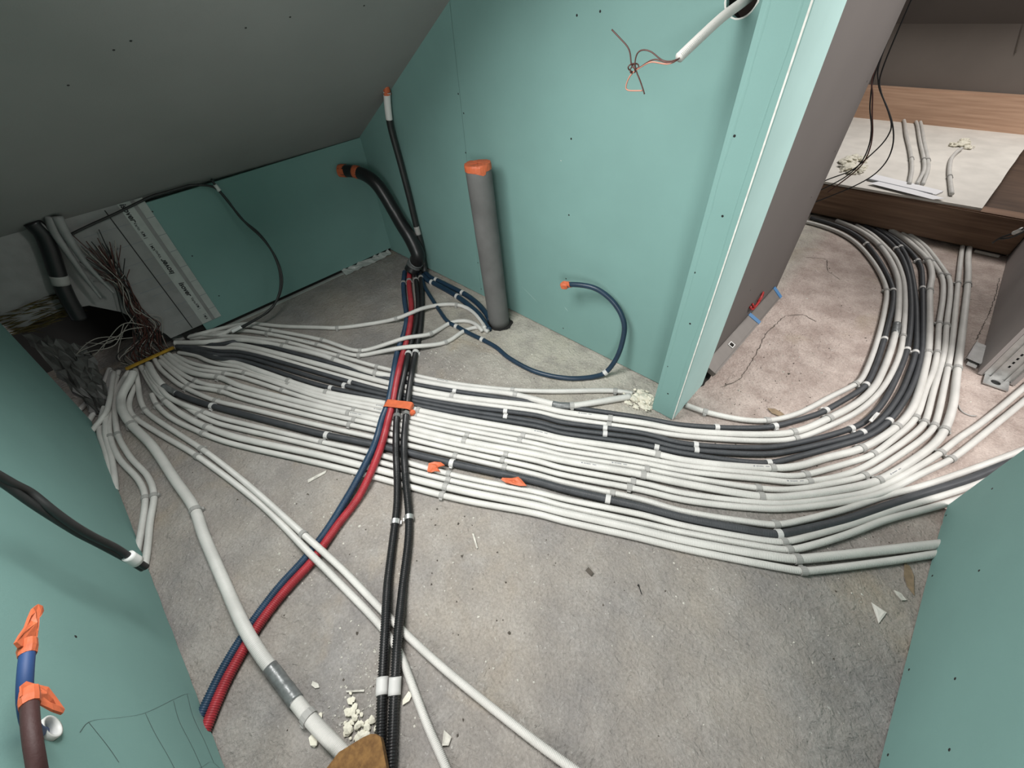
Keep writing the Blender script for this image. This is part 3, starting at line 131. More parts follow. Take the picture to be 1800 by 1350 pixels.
# ------------------------------------------------------------------ materials
def mat(name, col, rough=0.7, metal=0.0, var=0.0, vscale=8.0, col2=None, bump=0.0, bscale=60.0, ring=0.0, spec=0.5, detail=4.0):
    m = bpy.data.materials.new(name)
    m.use_nodes = True
    nt = m.node_tree
    b = nt.nodes['Principled BSDF']
    b.inputs['Roughness'].default_value = rough
    b.inputs['Metallic'].default_value = metal
    b.inputs['Specular IOR Level'].default_value = spec
    b.inputs['Base Color'].default_value = (*col, 1)
    tc = nt.nodes.new('ShaderNodeTexCoord')
    geo = nt.nodes.new('ShaderNodeNewGeometry')
    if var or col2:
        n = nt.nodes.new('ShaderNodeTexNoise')
        n.inputs['Scale'].default_value = vscale
        n.inputs['Detail'].default_value = detail
        nt.links.new(geo.outputs['Position'], n.inputs['Vector'])
        r = nt.nodes.new('ShaderNodeValToRGB')
        c2 = col2 or tuple(max(0, c * (1 - var)) for c in col)
        r.color_ramp.elements[0].color = (*c2, 1)
        r.color_ramp.elements[1].color = (*col, 1)
        r.color_ramp.elements[0].position = 0.35
        r.color_ramp.elements[1].position = 0.65
        nt.links.new(n.outputs['Fac'], r.inputs['Fac'])
        nt.links.new(r.outputs['Color'], b.inputs['Base Color'])
    last = None
    if bump:
        n2 = nt.nodes.new('ShaderNodeTexNoise')
        n2.inputs['Scale'].default_value = bscale
        n2.inputs['Detail'].default_value = 5
        nt.links.new(geo.outputs['Position'], n2.inputs['Vector'])
        bp = nt.nodes.new('ShaderNodeBump')
        bp.inputs['Strength'].default_value = 1.0
        bp.inputs['Distance'].default_value = bump
        nt.links.new(n2.outputs['Fac'], bp.inputs['Height'])
        last = bp
    if ring:
        w = nt.nodes.new('ShaderNodeTexWave')
        w.wave_type = 'BANDS'
        w.bands_direction = 'X'
        w.inputs['Scale'].default_value = 0.31416 / 0.0042
        nt.links.new(tc.outputs['UV'], w.inputs['Vector'])
        bp2 = nt.nodes.new('ShaderNodeBump')
        bp2.inputs['Strength'].default_value = 1.0
        bp2.inputs['Distance'].default_value = ring
        nt.links.new(w.outputs['Fac'], bp2.inputs['Height'])
        if last:
            nt.links.new(last.outputs['Normal'], bp2.inputs['Normal'])
        last = bp2
    if last:
        nt.links.new(last.outputs['Normal'], b.inputs['Normal'])
    return m

M = {}
M['white'] = mat('conduit_white', (0.61, 0.60, 0.57), 0.45, var=0.12, vscale=14, ring=0.0005)
M['black'] = mat('conduit_black', (0.050, 0.054, 0.060), 0.5, var=0.25, vscale=30, ring=0.0005)
M['whiterib'] = mat('conduit_white_ribbed', (0.60, 0.59, 0.56), 0.45, var=0.12, vscale=14)
M['hose'] = mat('hose_black', (0.014, 0.014, 0.015), 0.35, var=0.2, vscale=40)
M['blue'] = mat('hose_navy', (0.020, 0.050, 0.095), 0.4, var=0.25, vscale=30)
M['navy'] = mat('tube_navy', (0.014, 0.036, 0.066), 0.4, var=0.2, vscale=30)
M['red'] = mat('hose_red', (0.36, 0.030, 0.040), 0.4, var=0.25, vscale=30)
M['clip'] = mat('clip_grey', (0.33, 0.325, 0.31), 0.5)
M['clipw'] = mat('clip_white', (0.55, 0.545, 0.53), 0.5)
M['ducttape'] = mat('grey_tape', (0.20, 0.21, 0.21), 0.35, metal=0.3, var=0.35, vscale=60, bump=0.0008, bscale=120)
M['orange'] = mat('orange_tape', (0.60, 0.135, 0.052), 0.55, var=0.2, vscale=40, bump=0.0006, bscale=150)
M['steel'] = mat('galvanised_steel', (0.55, 0.55, 0.54), 0.4, metal=0.8, var=0.2, vscale=30)
M['alu'] = mat('aluminium', (0.20, 0.182, 0.168), 0.45, metal=0.25, var=0.1, vscale=20)
M['bluecap'] = mat('blue_plastic', (0.06, 0.17, 0.34), 0.5)
M['redplastic'] = mat('red_plastic', (0.30, 0.012, 0.012), 0.45)
M['green'] = mat('green_plasterboard', (0.184, 0.330, 0.306), 0.75, var=0.055, vscale=5, bump=0.00025, bscale=300, detail=8)
M['greenpale'] = mat('green_board_edge', (0.36, 0.52, 0.50), 0.7, var=0.06, vscale=6)
M['gypsum'] = mat('gypsum_core', (0.70, 0.70, 0.66), 0.9, var=0.2, vscale=60)
M['greyboard'] = mat('grey_plasterboard', (0.27, 0.27, 0.26), 0.85, var=0.06, vscale=4, bump=0.0002, bscale=250)
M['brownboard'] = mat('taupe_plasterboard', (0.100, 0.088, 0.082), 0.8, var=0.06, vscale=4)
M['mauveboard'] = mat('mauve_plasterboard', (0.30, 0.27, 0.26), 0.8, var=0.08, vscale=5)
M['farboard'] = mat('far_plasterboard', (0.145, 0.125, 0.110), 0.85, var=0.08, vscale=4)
M['whiteboard'] = mat('white_fibreboard', (0.66, 0.63, 0.58), 0.8, var=0.12, vscale=9, bump=0.0005, bscale=80)
M['screw'] = mat('screw_black', (0.006, 0.006, 0.006), 0.5)
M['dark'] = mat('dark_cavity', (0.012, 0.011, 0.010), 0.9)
M['film'] = mat('vapour_film', (0.26, 0.26, 0.255), 0.4, var=0.15, vscale=18, bump=0.002, bscale=14)
M['filmdark'] = mat('shaded_film', (0.075, 0.074, 0.070), 0.5, var=0.3, vscale=25, bump=0.003, bscale=20)  # film with the shade of the dark corner put into its colour
M['filmwhite'] = mat('vapour_film_band', (0.42, 0.44, 0.42), 0.4, var=0.12, vscale=30, bump=0.001, bscale=20)
M['print'] = mat('black_print', (0.010, 0.010, 0.012), 0.6)
M['pencil'] = mat('pencil', (0.055, 0.065, 0.07), 0.6)
M['printgrey'] = mat('grey_print', (0.20, 0.21, 0.23), 0.6)
M['pipe'] = mat('grey_pipe_foam', (0.125, 0.125, 0.122), 0.75, var=0.22, vscale=12, bump=0.0008, bscale=40)
M['cork'] = mat('brown_fibreboard', (0.20, 0.105, 0.032), 0.9, col2=(0.115, 0.055, 0.016), vscale=90, bump=0.002, bscale=160)
M['foam'] = mat('cream_foam', (0.72, 0.69, 0.58), 0.9, var=0.15, vscale=50, bump=0.004, bscale=60)
M['crumb'] = mat('plaster_crumb', (0.62, 0.60, 0.54), 0.9, var=0.3, vscale=50)
M['darkcrumb'] = mat('dark_grit', (0.10, 0.085, 0.07), 0.9, var=0.3, vscale=50)
M['leaf'] = mat('dry_leaf', (0.26, 0.19, 0.12), 0.8, var=0.3, vscale=60, bump=0.001, bscale=100)
M['yellow'] = mat('yellow_strip', (0.50, 0.30, 0.035), 0.6, var=0.3, vscale=30)
M['wirebrown'] = mat('wire_brown', (0.075, 0.024, 0.018), 0.45)
M['wirepink'] = mat('wire_copper_pink', (0.46, 0.20, 0.14), 0.45)
M['wirewhite'] = mat('wire_white', (0.30, 0.28, 0.25), 0.45)
M['wireblack'] = mat('wire_black', (0.012, 0.012, 0.012), 0.45)
M['wirered'] = mat('wire_red', (0.075, 0.035, 0.03), 0.45)
M['cable'] = mat('cable_black', (0.020, 0.021, 0.021), 0.45, var=0.2, vscale=40)
M['tubeblue'] = mat('tube_blue', (0.018, 0.055, 0.17), 0.6)
M['tubebrown'] = mat('tube_maroon', (0.040, 0.013, 0.012), 0.65, bump=0.0005, bscale=200)
M['whiteplastic'] = mat('white_plastic', (0.72, 0.72, 0.70), 0.4)
M['paper'] = mat('white_paper', (0.74, 0.74, 0.76), 0.8)
M['wool'] = mat('mineral_wool', (0.10, 0.075, 0.02), 0.95, var=0.4, vscale=40, bump=0.01, bscale=40)

def wood_mat(name, c1, c2):
    m = bpy.data.materials.new(name)
    m.use_nodes = True
    nt = m.node_tree
    b = nt.nodes['Principled BSDF']
    b.inputs['Roughness'].default_value = 0.75
    geo = nt.nodes.new('ShaderNodeNewGeometry')
    mp = nt.nodes.new('ShaderNodeMapping')
    mp.inputs['Scale'].default_value = (2.0, 12, 40)
    nt.links.new(geo.outputs['Position'], mp.inputs['Vector'])
    n = nt.nodes.new('ShaderNodeTexNoise')
    n.inputs['Scale'].default_value = 1.6
    n.inputs['Detail'].default_value = 6
    nt.links.new(mp.outputs['Vector'], n.inputs['Vector'])
    r = nt.nodes.new('ShaderNodeValToRGB')
    r.color_ramp.elements[0].color = (*c2, 1)
    r.color_ramp.elements[1].color = (*c1, 1)
    r.color_ramp.elements[0].position = 0.3
    r.color_ramp.elements[1].position = 0.7
    nt.links.new(n.outputs['Fac'], r.inputs['Fac'])
    nt.links.new(r.outputs['Color'], b.inputs['Base Color'])
    bp = nt.nodes.new('ShaderNodeBump')
    bp.inputs['Distance'].default_value = 0.001
    nt.links.new(n.outputs['Fac'], bp.inputs['Height'])
    nt.links.new(bp.outputs['Normal'], b.inputs['Normal'])
    return m
M['wood'] = wood_mat('beam_wood', (0.46, 0.30, 0.205), (0.33, 0.20, 0.13))
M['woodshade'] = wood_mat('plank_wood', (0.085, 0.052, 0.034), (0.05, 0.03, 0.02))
M['wooddark'] = wood_mat('beam_wood_shaded', (0.24, 0.145, 0.092), (0.14, 0.08, 0.05))  # beam wood darkened in colour for the shade on the front beam

def concrete():
    m = bpy.data.materials.new('rough_concrete')
    m.use_nodes = True
    nt = m.node_tree
    N, L = nt.nodes, nt.links
    b = N['Principled BSDF']
    b.inputs['Roughness'].default_value = 0.88
    b.inputs['Specular IOR Level'].default_value = 0.25
    geo = N.new('ShaderNodeNewGeometry')
    def noise(scale, detail, rough=0.55, stretch=None, dist=0.0):
        n = N.new('ShaderNodeTexNoise')
        n.inputs['Scale'].default_value = scale
        n.inputs['Detail'].default_value = detail
        n.inputs['Roughness'].default_value = rough
        n.inputs['Distortion'].default_value = dist
        if stretch:
            mp = N.new('ShaderNodeMapping')
            mp.inputs['Scale'].default_value = stretch
            mp.inputs['Rotation'].default_value = (0, 0, 0.6)
            L.new(geo.outputs['Position'], mp.inputs['Vector'])
            L.new(mp.outputs['Vector'], n.inputs['Vector'])
        else:
            L.new(geo.outputs['Position'], n.inputs['Vector'])
        return n
    def ramp(src, p0, p1, c0, c1):
        r = N.new('ShaderNodeValToRGB')
        r.color_ramp.elements[0].position = p0
        r.color_ramp.elements[1].position = p1
        r.color_ramp.elements[0].color = (*c0, 1)
        r.color_ramp.elements[1].color = (*c1, 1)
        L.new(src, r.inputs['Fac'])
        return r
    def mix(fac, a, bb, mode='MIX'):
        x = N.new('ShaderNodeMix')
        x.data_type = 'RGBA'
        x.blend_type = mode
        if isinstance(fac, float):
            x.inputs[0].default_value = fac
        else:
            L.new(fac, x.inputs[0])
        L.new(a, x.inputs[6])
        L.new(bb, x.inputs[7])
        return x.outputs[2]
    big = noise(2.6, 5, 0.6)
    base = ramp(big.outputs['Fac'], 0.36, 0.64, (0.225, 0.214, 0.206), (0.315, 0.285, 0.250)).outputs['Color']
    mid = noise(9.0, 6, 0.65)
    base = mix(ramp(mid.outputs['Fac'], 0.46, 0.68, (0, 0, 0), (0.75, 0.75, 0.75)).outputs['Color'], base,
               ramp(big.outputs['Fac'], 0.3, 0.7, (0.305, 0.293, 0.283), (0.38, 0.353, 0.318)).outputs['Color'])
    # lighter, pinkish floor colour beyond the doorway
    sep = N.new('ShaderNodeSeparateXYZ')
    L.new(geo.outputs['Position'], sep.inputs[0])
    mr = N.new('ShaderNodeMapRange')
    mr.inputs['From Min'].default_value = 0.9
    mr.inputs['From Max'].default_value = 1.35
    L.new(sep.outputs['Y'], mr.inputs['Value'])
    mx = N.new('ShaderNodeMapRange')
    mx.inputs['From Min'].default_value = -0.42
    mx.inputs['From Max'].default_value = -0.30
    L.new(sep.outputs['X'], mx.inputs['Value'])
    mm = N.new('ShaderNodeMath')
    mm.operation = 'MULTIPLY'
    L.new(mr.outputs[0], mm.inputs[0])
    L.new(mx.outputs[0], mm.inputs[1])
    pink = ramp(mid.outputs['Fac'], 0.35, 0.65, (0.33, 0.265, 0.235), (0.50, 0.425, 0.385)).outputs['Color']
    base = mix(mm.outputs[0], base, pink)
    # pale plaster dust along the foot of the back wall
    def mapr(sock, a, b2):
        q = N.new('ShaderNodeMapRange')
        q.inputs['From Min'].default_value = a
        q.inputs['From Max'].default_value = b2
        L.new(sock, q.inputs['Value'])
        return q.outputs[0]
    def mul(a, b2):
        q = N.new('ShaderNodeMath')
        q.operation = 'MULTIPLY'
        L.new(a, q.inputs[0])
        L.new(b2, q.inputs[1])
        return q.outputs[0]
    dm = mul(mul(mapr(sep.outputs['Y'], 0.72, 1.02), mapr(sep.outputs['X'], -2.0, -1.3)), mapr(sep.outputs['X'], -0.28, -0.42))
    dm = mul(dm, mapr(mid.outputs['Fac'], 0.22, 0.56))
    base = mix(dm, base, ramp(big.outputs['Fac'], 0.4, 0.6, (0.47, 0.445, 0.375), (0.52, 0.49, 0.435)).outputs['Color'])
    # brown stains
    st = noise(3.7, 4, 0.5, dist=0.6)
    base = mix(ramp(st.outputs['Fac'], 0.60, 0.74, (0, 0, 0), (0.55, 0.55, 0.55)).outputs['Color'], base,
               ramp(mid.outputs['Fac'], 0.3, 0.7, (0.30, 0.235, 0.165), (0.40, 0.34, 0.25)).outputs['Color'])
    # white plaster dust and dark pits
    fine = noise(70.0, 5, 0.7)
    base = mix(ramp(fine.outputs['Fac'], 0.62, 0.74, (0, 0, 0), (0.6, 0.6, 0.6)).outputs['Color'], base,
               ramp(fine.outputs['Fac'], 0, 1, (0.62, 0.61, 0.58), (0.62, 0.61, 0.58)).outputs['Color'])
    pit = noise(110.0, 3, 0.6)
    base = mix(ramp(pit.outputs['Fac'], 0.27, 0.36, (0.55, 0.55, 0.55), (0, 0, 0)).outputs['Color'], base,
               ramp(pit.outputs['Fac'], 0, 1, (0.20, 0.18, 0.16), (0.20, 0.18, 0.16)).outputs['Color'])
    tr = noise(14.0, 6, 0.7, (1.0, 5.0, 1.0))
    base = mix(ramp(tr.outputs['Fac'], 0.55, 0.75, (0, 0, 0), (0.14, 0.14, 0.14)).outputs['Color'], base,
               ramp(tr.outputs['Fac'], 0, 1, (0.55, 0.53, 0.50), (0.55, 0.53, 0.50)).outputs['Color'])
    grain = noise(150.0, 4, 0.7)
    base = mix(0.55, base, ramp(grain.outputs['Fac'], 0.3, 0.7, (0.62, 0.61, 0.60), (1.25, 1.25, 1.25)).outputs['Color'], 'MULTIPLY')
    L.new(base, b.inputs['Base Color'])
    b1 = N.new('ShaderNodeBump')
    b1.inputs['Distance'].default_value = 0.010
    L.new(mid.outputs['Fac'], b1.inputs['Height'])
    b2 = N.new('ShaderNodeBump')
    b2.inputs['Distance'].default_value = 0.0040
    L.new(fine.outputs['Fac'], b2.inputs['Height'])
    L.new(b1.outputs['Normal'], b2.inputs['Normal'])
    worm = noise(38.0, 3, 0.55, dist=1.4)
    b3 = N.new('ShaderNodeBump')
    b3.inputs['Distance'].default_value = 0.0055
    L.new(worm.outputs['Fac'], b3.inputs['Height'])
    L.new(b2.outputs['Normal'], b3.inputs['Normal'])
    L.new(b3.outputs['Normal'], b.inputs['Normal'])
    return m
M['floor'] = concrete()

# ------------------------------------------------------------------ mesh helpers
def link(name, verts, faces, m, parent=None, smooth=False, uv=None, loc=None):
    V = np.array(verts, dtype=float).reshape(-1, 3)
    if loc is None:
        loc = np.array([(V[:, 0].min() + V[:, 0].max()) / 2, (V[:, 1].min() + V[:, 1].max()) / 2, V[:, 2].min()])
    loc = np.array(loc, dtype=float)
    me = bpy.data.meshes.new(name)
    me.from_pydata((V - loc).tolist(), [], faces)
    if uv is not None:
        ul = me.uv_layers.new(name='UVMap')
        li = np.empty(len(me.loops), dtype=np.int32)
        me.loops.foreach_get('vertex_index', li)
        ul.data.foreach_set('uv', np.array(uv, dtype=np.float32)[li].ravel())
    if smooth:
        me.polygons.foreach_set('use_smooth', [True] * len(me.polygons))
    me.materials.append(m)
    me.update()
    o = bpy.data.objects.new(name, me)
    COL.objects.link(o)
    if parent is not None:
        o.parent = parent
        pl = parent.get('_w', (0, 0, 0))
        o.location = loc - np.array(pl)
    else:
        o.location = loc
    WLOC[o.name] = tuple(loc)
    o['_w'] = tuple(float(c) for c in loc)
    return o
WLOC = {}

def empty(name, loc):
    o = bpy.data.objects.new(name, None)
    o.empty_display_size = 0.05
    COL.objects.link(o)
    o.location = loc
    o['_w'] = tuple(float(c) for c in loc)
    return o

def tag(o, label, cat, group=None):
    o['label'] = label
    o['category'] = cat
    if group:
        o['group'] = group
    return o

def struct(o):
    o['kind'] = 'structure'
    return o

def catmull(P, step):
    P = np.array(P, float)
    if len(P) < 3:
        n = max(2, int(np.linalg.norm(P[1] - P[0]) / step))
        return np.array([P[0] + (P[1] - P[0]) * k / n for k in range(n + 1)])
    P = np.vstack([2 * P[0] - P[1], P, 2 * P[-1] - P[-2]])
    out = []
    for i in range(1, len(P) - 2):
        p0, p1, p2, p3 = P[i - 1:i + 3]
        a = max(np.linalg.norm(p1 - p0), 1e-6) ** .5
        b = max(np.linalg.norm(p2 - p1), 1e-6) ** .5
        c = max(np.linalg.norm(p3 - p2), 1e-6) ** .5
        t0, t1, t2, t3 = 0, a, a + b, a + b + c
        n = max(1, int(math.ceil(np.linalg.norm(p2 - p1) / step)))
        t = (t1 + (t2 - t1) * np.arange(n) / n)[:, None]
        A1 = (t1 - t) / (t1 - t0) * p0 + (t - t0) / (t1 - t0) * p1
        A2 = (t2 - t) / (t2 - t1) * p1 + (t - t1) / (t2 - t1) * p2
        A3 = (t3 - t) / (t3 - t2) * p2 + (t - t2) / (t3 - t2) * p3
        B1 = (t2 - t) / (t2 - t0) * A1 + (t - t0) / (t2 - t0) * A2
        B2 = (t3 - t) / (t3 - t1) * A2 + (t - t1) / (t3 - t1) * A3
        out.append((t2 - t) / (t2 - t1) * B1 + (t - t1) / (t2 - t1) * B2)
    return np.vstack(out + [P[-2][None]])

def arclen(P):
    return np.concatenate([[0], np.cumsum(np.linalg.norm(np.diff(P, axis=0), axis=1))])

def frames(P):
    T = np.gradient(P, axis=0)
    T /= np.maximum(np.linalg.norm(T, axis=1), 1e-9)[:, None]
    up = np.array([0, 0, 1.0]) if abs(T[0][2]) < 0.9 else np.array([1.0, 0, 0])
    n = up - T[0] * (up @ T[0])
    n /= np.linalg.norm(n)
    Ns = [n]
    for i in range(1, len(P)):
        n = n - T[i] * (n @ T[i])
        n /= np.linalg.norm(n)
        Ns.append(n)
    Ns = np.array(Ns)
    return T, Ns, np.cross(T, Ns)

def sweep(P, radii, sides):
    """tube mesh along P; radii scalar or per-point array"""
    n = len(P)
    R = np.full(n, radii) if np.isscalar(radii) else np.array(radii)
    T, A, B = frames(P)
    ang = 2 * math.pi * np.arange(sides) / sides
    V = P[:, None, :] + R[:, None, None] * (np.cos(ang)[None, :, None] * A[:, None, :] + np.sin(ang)[None, :, None] * B[:, None, :])
    V = V.reshape(-1, 3)
    i = np.arange(n - 1)[:, None] * sides
    k = np.arange(sides)[None, :]
    k2 = (k + 1) % sides
    F = np.stack([i + k, i + k2, i + sides + k2, i + sides + k], -1).reshape(-1, 4).tolist()
    F.append(list(range(sides))[::-1])
    F.append(list(range((n - 1) * sides, n * sides)))
    L = arclen(P)
    uv = np.stack([np.repeat(L, sides), np.tile(np.arange(sides) / sides, n)], -1)
    return V, F, uv

def resample(P, step):
    L = arclen(P)
    n = max(2, int(round(L[-1] / step)))
    s = np.linspace(0, L[-1], n + 1)
    return np.stack([np.interp(s, L, P[:, i]) for i in range(3)], -1)

def tube(name, pts, r, m, parent=None, sides=10, step=0.008, rib=False, raw=False, r2=None):
    P = np.array(pts, float) if raw else catmull(pts, step)
    if rib:
        P = resample(P, rib / 4)
        dp = min(.0022, rib * .38)
        prof = np.array([r, r, r - dp, r - dp])
        R = np.resize(prof, len(P))
    elif r2 is not None:
        R = np.linspace(r, r2, len(P))
    else:
        R = r
    V, F, uv = sweep(P, R, sides)
    o = link(name, V, F, m, parent, smooth=True, uv=uv)
    return o, P

def box(name, lo, hi, m, parent=None, bevel=0.0):
    x0, y0, z0 = lo
    x1, y1, z1 = hi
    V = [(x0, y0, z0), (x1, y0, z0), (x1, y1, z0), (x0, y1, z0), (x0, y0, z1), (x1, y0, z1), (x1, y1, z1), (x0, y1, z1)]
    F = [(0, 3, 2, 1), (4, 5, 6, 7), (0, 1, 5, 4), (1, 2, 6, 5), (2, 3, 7, 6), (3, 0, 4, 7)]
    o = link(name, V, F, m, parent)
    if bevel:
        bm = bmesh.new()
        bm.from_mesh(o.data)
        bmesh.ops.bevel(bm, geom=bm.edges[:], offset=bevel, segments=2, affect='EDGES')
        bm.to_mesh(o.data)
        bm.free()
    return o

def board(name, O, U, Vv, thick, poly, m, parent=None, holes=()):
    """flat panel: outline (u,v) in the plane O+u*U+v*V, extruded by the vector thick"""
    O, U, Vv, thick = map(lambda a: np.array(a, float), (O, U, Vv, thick))
    loops = [list(poly)] + [list(h) for h in holes]
    flat = [p for l in loops for p in l]
    tris = tessellate_polygon([[Vector((p[0], p[1], 0)) for p in l] for l in loops])
    n = len(flat)
    W = [O + p[0] * U + p[1] * Vv for p in flat]
    V = W + [w + thick for w in W]
    F = []
    nrm = np.cross(U, Vv)
    for t in tris:
        a, b2, c = t
        ar = (flat[b2][0] - flat[a][0]) * (flat[c][1] - flat[a][1]) - (flat[b2][1] - flat[a][1]) * (flat[c][0] - flat[a][0])
        tt = (a, b2, c) if (ar > 0) == (nrm @ thick < 0) else (c, b2, a)
        F.append(tt)
        F.append(tuple(i + n for i in tt[::-1]))
    base = 0
    for l in loops:
        k = len(l)
        for i in range(k):
            j = (i + 1) % k
            F.append((base + i, base + j, base + j + n, base + i + n))
        base += k
    o = link(name, V, F, m, parent)
    bm = bmesh.new()
    bm.from_mesh(o.data)
    bmesh.ops.recalc_face_normals(bm, faces=bm.faces[:])
    bm.to_mesh(o.data)
    bm.free()
    return o

def circle(cx, cy, r, n=24, jit=0.0):
    return [(cx + (r + rng.uniform(-jit, jit)) * math.cos(2 * math.pi * i / n), cy + (r + rng.uniform(-jit, jit)) * math.sin(2 * math.pi * i / n)) for i in range(n)]

def ragged(a, b, n, amp):
    """points from a to b with small random offsets, for torn board edges"""
    out = []
    for i in range(n + 1):
        t = i / n
        w = amp if 0 < i < n else 0
        out.append((a[0] + (b[0] - a[0]) * t + rng.uniform(-w, w), a[1] + (b[1] - a[1]) * t + rng.uniform(-w, w)))
    return out

def screw_mesh():
    n = 8
    V = [(0.0032 * math.cos(6.2832 * i / n), 0.0032 * math.sin(6.2832 * i / n), 0.0) for i in range(n)]
    V += [(0.0026 * math.cos(6.2832 * i / n), 0.0026 * math.sin(6.2832 * i / n), 0.0006) for i in range(n)]
    F = [(i, (i + 1) % n, (i + 1) % n + n, i + n) for i in range(n)] + [tuple(range(n, 2 * n))]
    me = bpy.data.meshes.new('screw')
    me.from_pydata(V, [], F)
    me.materials.append(M['screw'])
    return me
SCREW = screw_mesh()
def screws(key, normal, parent):
    q = Vector(normal).to_track_quat('Z', 'Y')
    for p in SCREWS[key]:
        o = bpy.data.objects.new('screw', SCREW)
        COL.objects.link(o)
        # a screw belongs to the board it is driven into
        kids = [k for k in parent.children if k.name.startswith('plasterboard')]
        holder = parent
        if kids:
            holder = kids[0]
            if key == 'back' and p[0] > -1.461:
                holder = kids[1]
        o.parent = holder
        o.location = Vector(p) - Vector(holder['_w'])
        o.rotation_euler = q.to_euler()

# ------------------------------------------------------------------ setting
YB, XK, YL, XR = 1.2156, -2.316, -0.444, 0.4644
CS = 0.59
def cz(x):
    return 0.645 + CS * (x + 2.316)

def make_floor():
    nx, ny = 90, 110
    xs = np.linspace(-2.62, 2.4, nx)
    ys = np.linspace(-2.4, 5.0, ny)
    V = [(x, y, 0.0) for y in ys for x in xs]
    V = [(x, y, (-0.0008 + 0.0008 * math.sin(3.1 * x + 1.7 * y) * math.cos(2.3 * y)) if True else 0) for x, y, z in V]
    F = [(j * nx + i, j * nx + i + 1, (j + 1) * nx + i + 1, (j + 1) * nx + i) for j in range(ny - 1) for i in range(nx - 1)]
    V += [(-2.62, -2.4, -0.12), (2.4, -2.4, -0.12), (2.4, 5.0, -0.12), (-2.62, 5.0, -0.12)]
    k = nx * ny
    F.append((k + 3, k + 2, k + 1, k))
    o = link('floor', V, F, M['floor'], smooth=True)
    return struct(o)
floor = make_floor()

def crack(pts, w):
    P = catmull(pts, 0.012)
    P = P + np.array([[rng.uniform(-.003, .003), rng.uniform(-.003, .003), 0] for _ in P])
    T = np.gradient(P, axis=0)
    V, F = [], []
    for i, p in enumerate(P):
        n = np.array([-T[i][1], T[i][0], 0])
        n /= max(1e-9, np.linalg.norm(n))
        ww = w * rng.uniform(0.3, 1.0) * (0.35 if i in (0, len(P) - 1) else 1)
        V += [p + n * ww, p - n * ww]
        if i:
            F.append((2 * i - 2, 2 * i - 1, 2 * i + 1, 2 * i))
    link('crack', V, F, M['darkcrumb'], floor)
crack([(-0.243, 1.36, .0006), (-0.2105, 1.43, .0006), (-0.2186, 1.651, .0006), (-0.235, 1.79, .0006), (-0.222, 1.995, .0006)], 0.0022)
crack([(-0.222, 1.995, .0006), (-0.16, 2.05, .0006), (-0.10, 2.03, .0006)], 0.0018)
crack([(-0.33, 2.62, .0006), (-0.24, 2.66, .0006), (-0.20, 2.55, .0006), (-0.12, 2.48, .0006)], 0.0015)
crack([(0.43, 2.3, .0006), (0.45, 2.6, .0006), (0.452, 2.95, .0006)], 0.002)

# back wall: two green boards on a backing
GAP = 0.006
wb = struct(board('wall_back', (0, YB + 0.0135, 0), (1, 0, 0), (0, 0, 1), (0, 0.08, 0),
                  [(-2.46, 0.03), (-0.31, 0.03), (-0.31, 1.83), (-2.46, 0.565)],
                  M['dark'], holes=[circle(-0.478, 1.142, 0.05, 20)]))
board('plasterboard', (0, YB, 0), (1, 0, 0), (0, 0, 1), (0, 0.0125, 0),
      [(-2.46, GAP), (-1.4755, GAP), (-1.4475, 1.20), (-1.4475, cz(-1.4475)), (-2.46, cz(-2.46))], M['green'], wb)
board('plasterboard', (0, YB, 0), (1, 0, 0), (0, 0, 1), (0, 0.0125, 0),
      [(-1.4745, GAP), (-0.31, GAP), (-0.31, cz(-0.31)), (-1.4465, cz(-1.4465)), (-1.4465, 1.20)], M['green'], wb,
      holes=[circle(-0.478, 1.142, 0.034, 26, 0.0015)])
screws('back', (0, -1, 0), wb)
# rim of torn board paper round the conduit hole
V, F = [], []
for i in range(27):
    a = 6.2832 * i / 26
    V += [(-0.478 + 0.034 * math.cos(a), YB - 0.0008, 1.142 + 0.034 * math.sin(a)), (-0.478 + (0.037 + rng.uniform(-.001, .0015)) * math.cos(a), YB - 0.0006, 1.142 + 0.037 * math.sin(a))]
    if i:
        F.append((2 * i - 2, 2 * i - 1, 2 * i + 1, 2 * i))
link('hole_rim', V, F, M['gypsum'], wb)

def wall_mark(parent, a, b, w, m):
    a, b = np.array(a), np.array(b)
    d = b - a
    n = np.cross(d, (0, 1, 0))
    n /= np.linalg.norm(n)
    V, F = [], []
    for i in range(6):
        t = i / 5
        ww = w * math.sin(3.1416 * (t * .9 + .05)) * rng.uniform(.6, 1.1)
        V += [a + d * t + n * ww, a + d * t - n * ww]
        if i:
            F.append((2 * i - 2, 2 * i - 1, 2 * i + 1, 2 * i))
    link('scratch', V, F, m, parent)
wall_mark(wb, (-1.175, YB - .0004, .172), (-1.075, YB - .0004, .122), .0012, M['greenpale'])
wall_mark(wb, (-.921, YB - .0004, .165), (-.900, YB - .0004, .150), .0018, M['greenpale'])
wall_mark(wb, (-.962, YB - .0004, .745), (-.958, YB - .0004, .743), .0016, M['gypsum'])

# proud box at the end of the back wall: green front strip and pale side board
tb = struct(box('trim_1', (-0.383, 1.095, 0.10), (-0.335, 1.29, 1.8), M['dark']))
board('plasterboard', (0, 1.0812, 0), (1, 0, 0), (0, 0, 1), (0, 0.0125, 0),
      ragged((-0.3865, 0.004), (-0.3012, 0.002), 10, 0.0012) + [(-0.3012, cz(-.303)), (-0.3865, cz(-.3865))], M['green'], tb)
board('plasterboard', (-0.3012, 0, 0), (0, 1, 0), (0, 0, 1), (-0.0125, 0, 0),
      ragged((1.0940, 0.002), (1.314, 0.012), 26, 0.004) + [(1.314, 1.9), (1.0940, 1.9)], M['greenpale'], tb)
board('plasterboard', (-0.3865, 0, 0), (0, 1, 0), (0, 0, 1), (0.0125, 0, 0),
      [(1.094, 0.004), (YB, 0.004), (YB, cz(-.3865)), (1.094, cz(-.3865))], M['green'], tb)
